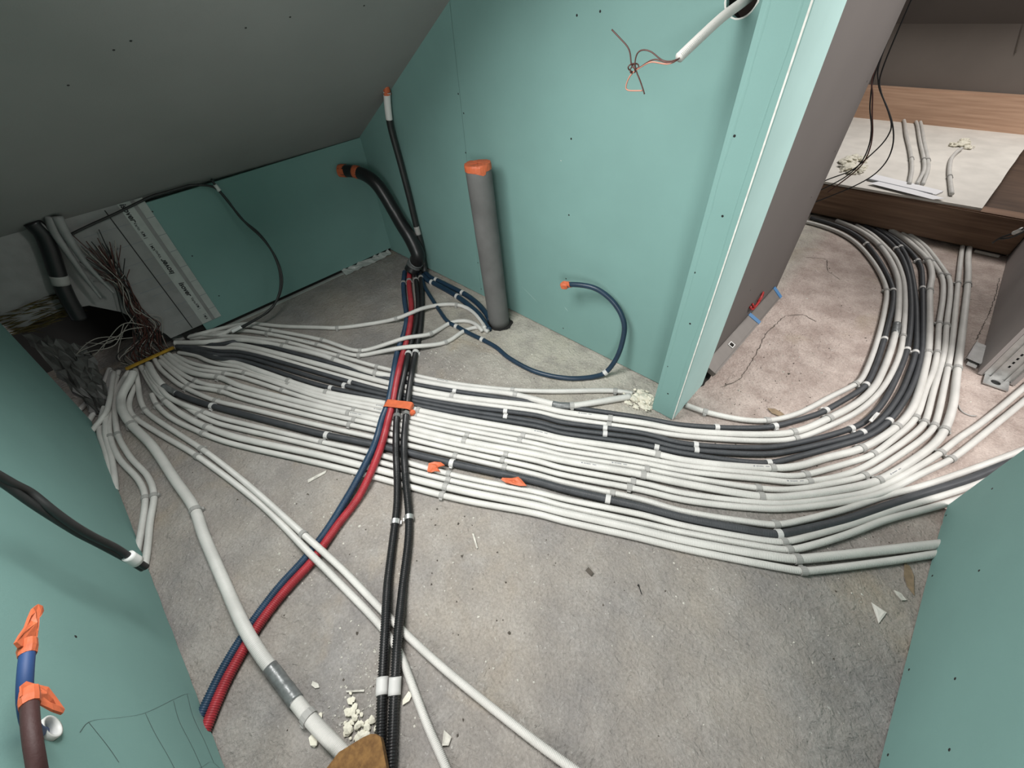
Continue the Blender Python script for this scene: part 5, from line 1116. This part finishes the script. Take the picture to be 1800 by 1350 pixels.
# ------------------------------------------------------------------ knee wall: vapour film, cables, wire bundle
vf = board('vapour_film', (XK + .003, 0, 0), (0, 1, 0), (0, 0, 1), (.0012, 0, 0),
           [(.182, .062), (.186, .655), (.10, .655), (-.62, .655), (-.62, .36), (-.44, .33), (-.36, .345), (-.28, .35), (-.20, .33), (-.13, .26), (-.085, .17), (-.05, .09), (-.045, .062)], M['film'])
tag(vf, 'grey printed vapour barrier film on the knee wall beside the green board', 'film')
box('white_band', (XK + .0044, .101, .064), (XK + .0050, .145, .650), M['filmwhite'], vf)
box('edge_tape', (XK + .0044, .160, .064), (XK + .0056, .190, .652), M['filmwhite'], vf)
box('seam', (XK + .0044, .052, .066), (XK + .0052, .056, .640), M['print'], vf)
box('grid_line', (XK + .0044, -.03, .30), (XK + .0048, .106, .303), M['printgrey'], vf)
for z in np.arange(.12, .64, .075):
    box('grid_line', (XK + .0044, -.06 if z > .33 else .0, z), (XK + .0048, .106, z + .002), M['printgrey'], vf)
    box('grid_line', (XK + .0057, .160, z), (XK + .0059, .190, z + .002), M['printgrey'], vf)
def text(body, size, m, parent, basis, loc, name='lettering', shear=0.0):
    c = bpy.data.curves.new(name, 'FONT')
    c.body = body
    c.size = size
    c.align_x = 'LEFT'
    c.align_y = 'CENTER'
    c.shear = shear
    c.offset = size * (.030 if size > .02 else .014)
    t = bpy.data.objects.new(name, c)
    COL.objects.link(t)
    dg = bpy.context.evaluated_depsgraph_get()
    me = bpy.data.meshes.new_from_object(t.evaluated_get(dg))
    bpy.data.objects.remove(t)
    me.materials.clear()
    me.materials.append(m)
    o = bpy.data.objects.new(name, me)
    COL.objects.link(o)
    o.parent = parent
    X, Y, Z = basis
    Mx = Matrix(((X[0], Y[0], Z[0], 0), (X[1], Y[1], Z[1], 0), (X[2], Y[2], Z[2], 0), (0, 0, 0, 1)))
    Mx.translation = Vector(loc) - Vector(parent['_w'])
    o.matrix_local = Mx
    return o
dn = ((0, 0, -1), (0, 1, 0), (1, 0, 0))
upb = ((0, 0, 1), (0, -1, 0), (1, 0, 0))
fx = XK + .0056
text('isover', .0290, M['print'], vf, dn, (fx, .116, .646), shear=.2)
text('Vario', .0150, M['print'], vf, dn, (fx, .114, .571))
text('KM |', .0150, M['print'], vf, dn, (fx, .116, .531))
text('isover', .0290, M['print'], vf, upb, (fx, .119, .331), shear=.2)
text('Vario', .0150, M['print'], vf, upb, (fx, .118, .412))
text('KM |', .0150, M['print'], vf, upb, (fx, .116, .447))
text('isover', .0290, M['print'], vf, dn, (fx, .126, .286), shear=.2)
text('Vario', .0150, M['print'], vf, dn, (fx, .127, .203))
text('KM |', .0150, M['print'], vf, dn, (fx, .128, .168))
text('KM |', .0150, M['print'], vf, upb, (fx, .130, .078))
# folded film along the floor
es = board('film_fold', (0, 0, 0), (1, 0, 0), (0, 1, 0), (0, 0, .004), [(-2.315, .02), (-2.300, .02), (-2.296, .60), (-2.298, .92), (-2.315, .92)], M['filmwhite'])
tag(es, 'pale film fold lying along the foot of the green knee wall', 'film')
V, F = [], []
for i, y in enumerate(np.linspace(.86, 1.19, 18)):
    for j, x in enumerate((-2.314, -2.302, -2.288, -2.27)):
        V.append((x + rng.uniform(-.004, .004), y, max(.001, .018 - .006 * j + rng.uniform(-.006, .008))))
    if i:
        for j in range(3):
            a = 4 * (i - 1) + j
            F.append((a, a + 4, a + 5, a + 1))
o = link('crumpled_film', V, F, M['filmwhite'])
tag(o, 'crumpled strip of film in the corner at the foot of the knee wall', 'film')

def under(P):
    return [(p[0], p[1], min(p[2], cz(p[0]) - .012)) for p in P]
la, P = tube('looped_cable', under(fpts('loopA')), .0050, M['cable'], sides=9)
tag(la, 'black cable hanging in a loop from the knee wall down to the conduits', 'cable')
tube('second_strand', under(fpts('loopB')), .0050, M['cable'], la, sides=9)
L = arclen(P)
k = np.argmin(np.linalg.norm(P - np.array([-2.29, .458, .614]), axis=1))
sleeve('white_tag', P, L[k] - .012, L[k] + .016, .0085, M['whiteplastic'], la, .0002)
sleeve('white_tag', P, L[-1] - .05, L[-1], .0088, M['whiteplastic'], la, .0002)

o, P = tube('insulated_pipe', fpts('blackpipe'), .026, M['hose'], sides=16)
tag(o, 'black insulated pipe with a white label ring in the dark left corner', 'pipe')
sleeve('label_ring', P, .20, .235, .0268, M['clip'], o, .0003)
for k, r, lab in (('duct1', .0165, 'left grey flexible duct ending in the dark wire bundle'), ('duct2', .0165, 'right grey flexible duct ending in the dark wire bundle'), ('duct3', .010, 'thin grey duct beside the black insulated pipe in the dark corner')):
    o, P = tube('flexible_duct', fpts(k), r, M['film'], sides=12, r2=r * .25)
    tag(o, lab, 'duct')
ys = box('yellow_strip', (-2.300, -.262, .020), (-2.284, -.058, .030), M['yellow'], bevel=.002)
tag(ys, 'yellow plastic strip across the conduits where they leave the knee wall', 'strip')
wbun = empty('wire_bundle', (-2.33, -.15, 0.0))
tag(wbun, 'tangled bundle of thin wires rising from the conduit ends up the knee wall', 'wires')
wm = ['wirebrown', 'wireblack', 'wirewhite', 'wirebrown', 'wirered', 'wireblack', 'wirebrown', 'wirewhite']
for i in range(46):
    y0 = rng.uniform(-.25, -.06)
    yt = -.035 + rng.gauss(0, .035)
    zt = .50 + rng.gauss(0, .05)
    mid = -.10 + .25 * (y0 + .15)
    if i % 6 == 0:
        yt, zt = -.05 - rng.uniform(.02, .1), .40 + rng.uniform(0, .2)
    pts = [(-2.318, y0, .012), (-2.298 + rng.uniform(-.01, .012), y0 + rng.uniform(-.03, .03), .06 + rng.uniform(0, .04)),
           (-2.290 + rng.uniform(-.012, .02), mid + rng.gauss(0, .03), .15 + rng.uniform(-.03, .04)),
           (-2.288 + rng.uniform(-.012, .02), -.085 + rng.gauss(0, .016), .27 + rng.uniform(-.02, .02)),
           (-2.285 + rng.uniform(-.012, .016), -.06 + rng.gauss(0, .014), .38 + rng.uniform(-.02, .02)), (-2.285 + rng.uniform(-.01, .02), yt, zt)]
    tube('wire', pts, .0018, M[wm[i % 8]], wbun, sides=5, step=.015)
for i in range(6):
    y0 = -.36 + rng.uniform(-.05, .08)
    tube('wire', [(-2.30, y0, .10 + .02 * i), (-2.27, y0 + .06, .16 + rng.uniform(-.03, .05)), (-2.26, y0 + .14, .20 + rng.uniform(-.04, .04)), (-2.29, y0 + .22, .17 + rng.uniform(-.05, .05))], .0018, M['wirewhite'], wbun, sides=5, step=.015)
# mineral wool showing in the cut-out
V, F = [], []
for i in range(260):
    p = np.array([-2.34 + rng.uniform(-.02, .05), -.44 + rng.uniform(-.04, .15), .36 + rng.uniform(-.04, .06)])
    d = np.array([rng.uniform(-.01, .01), rng.uniform(.03, .09), rng.uniform(-.025, .01)])
    b = len(V)
    V += [p, p + d * .5 + np.array([.004, 0, .004]), p + d, p + d * .5 - np.array([0, 0, .002])]
    F += [(b, b + 1, b + 2), (b, b + 2, b + 3)]
o = link('mineral_wool', V, F, M['wool'])
o['kind'] = 'stuff'
tag(o, 'yellow brown mineral wool fibres spilling from the dark left corner', 'insulation')
# crumpled film lying in the corner below the cut-out
def sheet(name, lo, hi, n, fz, m):
    V, F = [], []
    for j in range(n):
        for i in range(n):
            u, v = i / (n - 1), j / (n - 1)
            V.append(fz(u, v))
    for j in range(n - 1):
        for i in range(n - 1):
            a = j * n + i
            F.append((a, a + 1, a + n + 1, a + n))
    return link(name, V, F, m)
o = sheet('crumpled_film', 0, 0, 14, lambda u, v: (-2.30 + .22 * v + rng.uniform(-.012, .012), -.43 + .13 * u * (1 - .5 * v) + rng.uniform(-.008, .008), max(.002, .34 * (1 - v) * (1 - .5 * u) + rng.uniform(-.015, .015))), M['filmdark'])
tag(o, 'crumpled grey film slumped in the dark corner behind the left wall end', 'film')

# ------------------------------------------------------------------ beside the passage: spirit levels, bracket, papers, wires
def level(name, y0, y1, xl, zl, tilt, label, window):
    e = empty(name, (xl, (y0 + y1) / 2, zl))
    tag(e, label, 'level')
    w, h = .058, .021
    # local frame: width direction leans back towards the wall, thickness normal to it
    wd = np.array([-math.cos(tilt), 0, math.sin(tilt)])
    nd = np.array([math.sin(tilt), 0, math.cos(tilt)])
    O = np.array([xl, 0, zl])
    holes = [[(yy - .011, w * .34), (yy + .011, w * .34), (yy + .011, w * .66), (yy - .011, w * .66)] for yy in window]
    prof = board('aluminium_body', O + nd * h, (0, 1, 0), wd, -nd * h, [(y0, 0), (y1, 0), (y1, w), (y0, w)], M['alu'], e, holes=holes)
    for s in (.06, .90):
        Q = O + nd * (h + .0002)
        board('edge_rail', Q + wd * w * s, (0, 1, 0), wd, nd * .0018, [(y0, 0), (y1, 0), (y1, w * .05), (y0, w * .05)], M['alu'], e)
    for yy in window:
        a = O + nd * (h + .0012)
        board('window_frame', a, (0, 1, 0), wd, nd * .002, [(yy - .014, w * .30), (yy + .014, w * .30), (yy + .014, w * .70), (yy - .014, w * .70)], M['whiteplastic'], e, holes=[[(yy - .0105, w * .35), (yy + .0105, w * .35), (yy + .0105, w * .65), (yy - .0105, w * .65)]])
        board('vial_well', O + nd * .004, (0, 1, 0), wd, nd * .002, [(yy - .011, w * .34), (yy + .011, w * .34), (yy + .011, w * .66), (yy - .011, w * .66)], M['screw'], e)
    cp = board('end_cap', O - nd * .0012 - wd * .0012, (0, 1, 0), wd, nd * (h + .0035), [(y1 - .006, 0), (y1 + .018, 0), (y1 + .018, w + .0024), (y1 - .006, w + .0024)], M['bluecap'], e)
    return e
level('spirit_level', 1.37, 1.800, -.288, .0205, math.radians(24), 'nearer aluminium spirit level with a blue end cap and a square window', (1.565,))
level('spirit_level', 1.52, 2.100, -.300, .0015, math.radians(40), 'farther aluminium spirit level with a blue end cap at the foot of the taupe wall', ())
rc = empty('red_clip', tuple(PT['red']))
tag(rc, 'small red plastic clip stuck to the taupe wall above the spirit levels', 'clip')
rx, ry, rz = -.330, 1.80, .115
tube('clip_arm', [(rx, ry - .05, rz + .018), (rx + .006, ry - .035, rz), (rx + .008, ry, rz - .006), (rx + .008, ry + .04, rz + .004)], .0055, M['redplastic'], rc, sides=8)
tube('clip_arm', [(rx, ry - .03, rz + .022), (rx + .008, ry - .015, rz + .002), (rx + .008, ry + .02, rz - .01)], .0050, M['redplastic'], rc, sides=8)
tube('clip_hook', [(rx + .004, ry + .035, rz + .003), (rx + .006, ry + .05, rz + .02), (rx + .003, ry + .075, rz + .03), (rx + .004, ry + .085, rz + .005), (rx + .006, ry + .06, rz - .005)], .004, M['redplastic'], rc, sides=8)

mb = empty('metal_bracket', (PT['metal'][0], PT['metal'][1], 0))
tag(mb, 'grey steel bracket offcut on the floor between the conduits and the stud wall', 'bracket')
bx, by = .412, 2.115
board('channel_web', (bx, by, .012), (.046, -.012, 0), (.015, .145, 0), (0, 0, .002), [(0, 0), (1, 0), (1, 1), (0, 1)], M['steel'], mb)
board('channel_flange', (bx, by, .0), (.015, .145, 0), (0, 0, 1), (.002, 0, 0), [(0, 0), (1, 0), (1, .022), (0, .022)], M['steel'], mb)
board('channel_flange', (bx + .046, by - .012, .0), (.015, .145, 0), (0, 0, 1), (-.002, 0, 0), [(0, 0), (1, 0), (1, .016), (0, .016)], M['steel'], mb)
board('foot_tab', (bx + .008, by - .035, .004), (.03, -.006, 0), (.004, .045, 0), (0, 0, .002), [(0, 0), (1, 0), (1, 1), (0, 1)], M['steel'], mb)

# papers on the far board
pa = board('paper_stack', (-.302, 3.345, .2095), (.338, -.075, 0), (.02, .10, 0), (0, 0, .009), [(0, 0), (1, 0), (1.02, .8), (.0, 1)], M['paper'])
tag(pa, 'stack of white papers on the front edge of the white board', 'paper')
board('top_sheet', (-.245, 3.262, .2195), (.30, -.07, .0), (.02, .08, 0), (0, 0, .0008), [(-.1, -.1), (.95, -.2), (1.05, .5), (0, 1)], M['paper'], pa)
board('dark_edge', (-.300, 3.332, .2192), (.322, -.070, 0), (.0, .012, 0), (0, 0, .0012), [(0, 0), (1, 0), (1, 1), (0, 1)], M['printgrey'], pa)
for i, (k, lab) in enumerate((('bc0', 'white conduit on the far board, leftmost of the three behind the papers'), ('bc1', 'white conduit on the far board, left one of the close pair behind the papers'), ('bc2', 'white conduit on the far board, right one of the close pair behind the papers'), ('bc3', 'white conduit on the far board running from the foam blob to the front edge'))):
    o, P = tube('white_conduit', fpts(k), .0105 if i != 1 else .0098, M['white'], sides=10)
    tag(o, lab, 'conduit', 'conduits on the far board')
    put_clip(P, arclen(P)[-1] * .68, .0105, M['clip'], o)
def blob(name, centres, m, label, cat, kind=None, sub=2):
    more = []
    if sub == 2:
        for (x, y, z, rx, ry, rz) in centres:
            for _ in range(7):
                k = rng.uniform(.18, .42)
                more.append((x + rng.gauss(0, rx * .62), y + rng.gauss(0, ry * .62), z + rng.uniform(0, rz * .9), rx * k, ry * k, rz * k * 1.3))
    centres = list(centres) + more
    V, F = [], []
    for (x, y, z, rx, ry, rz) in centres:
        bm = bmesh.new()
        bmesh.ops.create_icosphere(bm, subdivisions=sub, radius=1)
        b = len(V)
        bm.verts.ensure_lookup_table()
        for v in bm.verts:
            k = 1 + rng.uniform(-.22, .22)
            V.append((x + v.co.x * rx * k, y + v.co.y * ry * k, max(z - rz * .9, z + v.co.z * rz * k)))
        for f in bm.faces:
            F.append(tuple(b + v.index for v in f.verts))
        bm.free()
    o = link(name, V, F, m, smooth=False)
    return tag(o, label, cat)
blob('foam_blob', [(.022, 4.36, .222, .04, .06, .022), (-.02, 4.32, .218, .025, .03, .014), (.055, 4.30, .216, .022, .03, .012)], M['foam'], 'cream foam blob at the end of the single conduit on the far board', 'foam')
blob('foam_blob', [(-.47, 3.62, .22, .05, .07, .022), (-.44, 3.50, .22, .05, .06, .020), (-.42, 3.72, .216, .03, .05, .015), (-.40, 3.42, .215, .03, .03, .012), (-.38, 3.56, .214, .03, .03, .010)], M['foam'], 'cream foam crumbs on the white board beside the black wire loops', 'foam')
blob('foam_blob', [(-.43, 1.100, .012, .035, .028, .018), (-.462, 1.075, .010, .022, .014, .012), (-.405, 1.105, .012, .016, .022, .018), (-.415, 1.070, .007, .024, .014, .009), (-.45, 1.118, .010, .030, .014, .012), (-.396, 1.08, .006, .012, .014, .009), (-.436, 1.050, .004, .012, .008, .006), (-.47, 1.05, .003, .016, .010, .004)],
     M['foam'], 'cream foam blob on the floor left of the green door strip where two conduits end', 'foam')
fwb = empty('wire_loops', (-.55, 2.7, 0.0))
tag(fwb, 'thin black wires hanging in loops at the edge of the taupe wall', 'wires')
for i in range(4):
    top = fpts('fw%d' % i)[0]
    tube('wire', [(top[0] - .05, top[1], 2.42), (top[0] - .02, top[1], top[2] + .35)] + fpts('fw%d' % i), .0028, M['wireblack'] if i != 3 else M['wirebrown'], fwb, sides=6, step=.02)
rw, P = tube('cable_end', fpts('rwire'), .004, M['cable'], sides=8)
tag(rw, 'thin cable end with a white tag in front of the dark beam at far right', 'cable')
tube('second_strand', fpts('rwire2'), .004, M['cable'], rw, sides=8)
sleeve('white_tag', P, .10, .15, .009, M['whiteplastic'], rw, .0002)

# ------------------------------------------------------------------ brown fibreboard corner over the thick conduit
cb = board('fibreboard_offcut', (0, 0, .038), (1, 0, 0), (0, 1, 0), (0, 0, .022),
           [(-.362, -.245), (-.345, -.196)] + [(-.338, -.182), (-.329, -.1735), (-.318, -.170), (-.308, -.173)] + [(-.262, -.1905), (-.14, -.236), (-.16, -.42), (-.34, -.42)], M['cork'])
cb.name = 'fibreboard_offcut'
tag(cb, 'brown fibrous board corner at the bottom edge on the thick conduit', 'board')
box('support_strip', (-.31, -.42, .0), (-.27, -.26, .0385), M['cork'], cb)

# ------------------------------------------------------------------ scraps and debris
def scrap(key, pts, U, Vv, m, label, cat, th=.002, dz=.004, name='scrap'):
    x, y, z = PT[key]
    o = flap(name, (x, y, z + dz), U, Vv, pts, m, None, th, .55, min(.0010, th * .3))
    return tag(o, label, cat)
def outline(key, m, label, cat, name, th=.003):
    Q = np.array(OUTLINES[key])
    c = Q.mean(0)
    o = flap(name, c, (1, 0, 0), (0, 1, 0), [(p[0] - c[0], p[1] - c[1]) for p in Q], m, None, th, .9, .0022)
    return tag(o, label, cat)
outline('scrap1', M['orange'], 'torn orange tape scrap on the front conduits, left one of two', 'tape scrap', 'orange_scrap')
outline('scrap2', M['orange'], 'torn orange tape scrap on the thick black conduit, right one of two', 'tape scrap', 'orange_scrap')
outline('tag', M['clipw'], 'white plastic strip lying loose on the black conduits in the bend', 'scrap', 'plastic_strip', .002)
cu, P = tube('grey_shaving', OUTLINES['curl'], .0022, M['clip'], sides=7, step=.006)
tag(cu, 'thin curved grey shaving on the floor right of the big bend', 'shaving')
scrap('leaf', [(-.018, .040), (-.004, .034), (.008, .012), (.014, -.016), (.020, -.044), (.002, -.030), (-.010, -.004)], (1, 0, 0), (0, 1, .02), M['leaf'], 'dry brown leaf on the floor at the foot of the right wall', 'leaf', .0012, .002, 'dry_leaf')
scrap('leaf2', [(-.034, .002), (-.014, .014), (.010, .012), (.030, .004), (.014, -.010), (-.012, -.012)], (1, 0, .02), (0, 1, .1), M['leaf'], 'dry tan leaf on the floor inside the conduit bend', 'leaf', .002, .004, 'dry_leaf')
scrap('tri', [(-.017, .016), (.016, .014), (.008, -.026)], (1, 0, 0), (0, 1, 0), M['whiteboard'], 'white triangular chip on the floor left of the right wall', 'chip', .003, .002, 'board_chip')
scrap('chip', [(-.010, .007), (.011, .005), (.012, -.006), (-.009, -.006)], (1, -.1, 0), (.1, 1, 0), M['darkcrumb'], 'small dark brown rectangular chip in the middle of the bare floor', 'chip', .003, .002, 'dark_chip')
scrap('white2', [(-.014, .005), (.0, .008), (.014, -.002), (.006, -.010), (-.006, -.004)], (1, 0, 0), (0, 1, 0), M['crumb'], 'small white plaster flake near the dry leaf by the right wall', 'flake', .004, .003, 'plaster_flake')
scrap('white3', [(-.007, .012), (.004, .015), (.009, .002), (.004, -.014), (-.004, -.008)], (1, 0, 0), (0, 1, 0), M['foam'], 'white foam chip just right of the white clip on the black hoses', 'flake', .004, .003, 'foam_chip')
scrap('white4', [(-.014, .008), (.008, .012), (.014, -.002), (.004, -.012), (-.004, -.003)], (1, 0, 0), (0, 1, 0), M['crumb'], 'angular white flake beside the ribbed conduit at the bottom edge', 'flake', .003, .003, 'plaster_flake')
scrap('flake', [(-.013, .004), (.004, .006), (.013, .001), (.004, -.005), (-.010, -.004)], (.9, .3, 0), (-.3, .9, 0), M['crumb'], 'thin curved white shaving near the grey taped joint', 'flake', .002, .002, 'plaster_flake')
scrap('splin2', [(-.017, -.015), (-.013, -.016), (.017, .014), (.014, .017)], (1, 0, 0), (0, 1, 0), M['crumb'], 'pale wood splinter on the floor above the foam debris', 'splinter', .003, .002, 'splinter')
scrap('splin3', [(-.012, -.030), (.0, -.034), (.010, .026), (.003, .034), (-.004, .01)], (1, 0, 0), (0, 1, 0), M['crumb'], 'white splinter on the floor at the near edge of the bundle left of the hoses', 'splinter', .003, .002, 'splinter')
scrap('splin', [(-.024, .010), (-.020, .014), (.022, -.008), (.020, -.012)], (1, 0, 0), (0, 1, 0), M['crumb'], 'thin white splinter on the bare floor right of the black hoses', 'splinter', .002, .002, 'splinter')
scrap('wchip', [(-.010, .006), (.006, .010), (.012, .0), (.002, -.008), (-.008, -.004)], (1, 0, 0), (0, 1, .1), M['foam'], 'white chip between the thick black conduit and its neighbour', 'flake', .004, .012, 'plaster_flake')
nl, P = tube('nail', [(PT['nail'][0] - .010, PT['nail'][1] + .008, .002), (PT['nail'][0] + .008, PT['nail'][1] - .006, .002)], .0011, M['screw'], sides=6)
tag(nl, 'small dark nail lying on the bare floor right of the brown chip', 'nail')
box('nail_head', (PT['nail'][0] - .0125, PT['nail'][1] + .006, .0005), (PT['nail'][0] - .0085, PT['nail'][1] + .010, .0045), M['screw'], nl)

def crumbs(name, spots, m, label, sizes):
    V, F = [], []
    for (x, y, sx, sy, n) in spots:
        for _ in range(n):
            px_, py_ = rng.gauss(x, sx), rng.gauss(y, sy)
            if px_ > .43 and py_ < 1.3 or py_ < -.43 or px_ < -2.25 or (py_ > 1.19 and px_ < -.25):
                continue
            s = rng.uniform(*sizes) * (1.7 if rng.random() < .08 else 1)
            b = len(V)
            a0 = rng.uniform(0, 6.28)
            hgt = s * rng.uniform(.3, .8)
            k = rng.choice((3, 4, 5))
            for i in range(k):
                a = a0 + 6.2832 * i / k
                q = s * rng.uniform(.5, 1.2)
                V.append((px_ + q * math.cos(a), py_ + q * math.sin(a), -.0008))
            V.append((px_ + rng.uniform(-.3, .3) * s, py_ + rng.uniform(-.3, .3) * s, hgt))
            for i in range(k):
                F.append((b + i, b + (i + 1) % k, b + k))
    o = link(name, V, F, m, loc=(0, 0, 0))
    o['kind'] = 'stuff'
    return tag(o, label, 'debris')
crumbs('plaster_crumbs', [(-.4, .6, .6, .35, 110), (-.9, .1, .35, .18, 200), (-.481, -.114, .05, .04, 60), (-.82, -.12, .06, .04, 40), (-.40, -.20, .05, .04, 160), (-1.05, .85, .12, .12, 160), (-.66, 1.05, .12, .05, 90), (-.43, 1.08, .06, .03, 70),
                          (-.1, 1.7, .18, .4, 150), (.3, .9, .09, .22, 60), (.35, 2.2, .06, .35, 70), (-1.2, .75, .18, .04, 70), (-.5, .62, .35, .03, 80)], M['crumb'],
       'white plaster crumbs scattered over the concrete floor', (.0010, .0040))
crumbs('dark_grit', [(-.3, .7, .6, .5, 140), (-.9, .1, .4, .2, 90), (-.05, 1.9, .18, .5, 120), (.05, 1.33, .15, .06, 40), (.2, 1.1, .14, .14, 60), (.34, 1.7, .06, .4, 50)], M['darkcrumb'],
       'dark grit and splinters scattered over the concrete floor', (.0012, .0038))
deb = []
for _ in range(46):
    a = rng.gauss(0, 1)
    x, y = -.392 + rng.gauss(0, .026), -.205 + rng.gauss(0, .020)
    if abs((x + .416) * .79 + (y + .262) * .61) < .024 and y < -.2:
        y += .03
    q = rng.uniform(.003, .009)
    deb.append((x, y, q * .5, q * rng.uniform(.7, 1.5), q * rng.uniform(.7, 1.3), q * .6))
for x, y, q in ((-.458, -.268, .016), (-.440, -.285, .014), (-.47, -.255, .008), (-.40, -.222, .014), (-.372, -.190, .011)):
    deb.append((x, y, q * .35, q, q * .8, q * .5))
blob('foam_debris', deb, M['foam'], 'heap of cream foam crumbs beside the brown fibreboard at the bottom edge', 'foam', sub=1)

for o in bpy.data.objects:
    if '_w' in o:
        del o['_w']
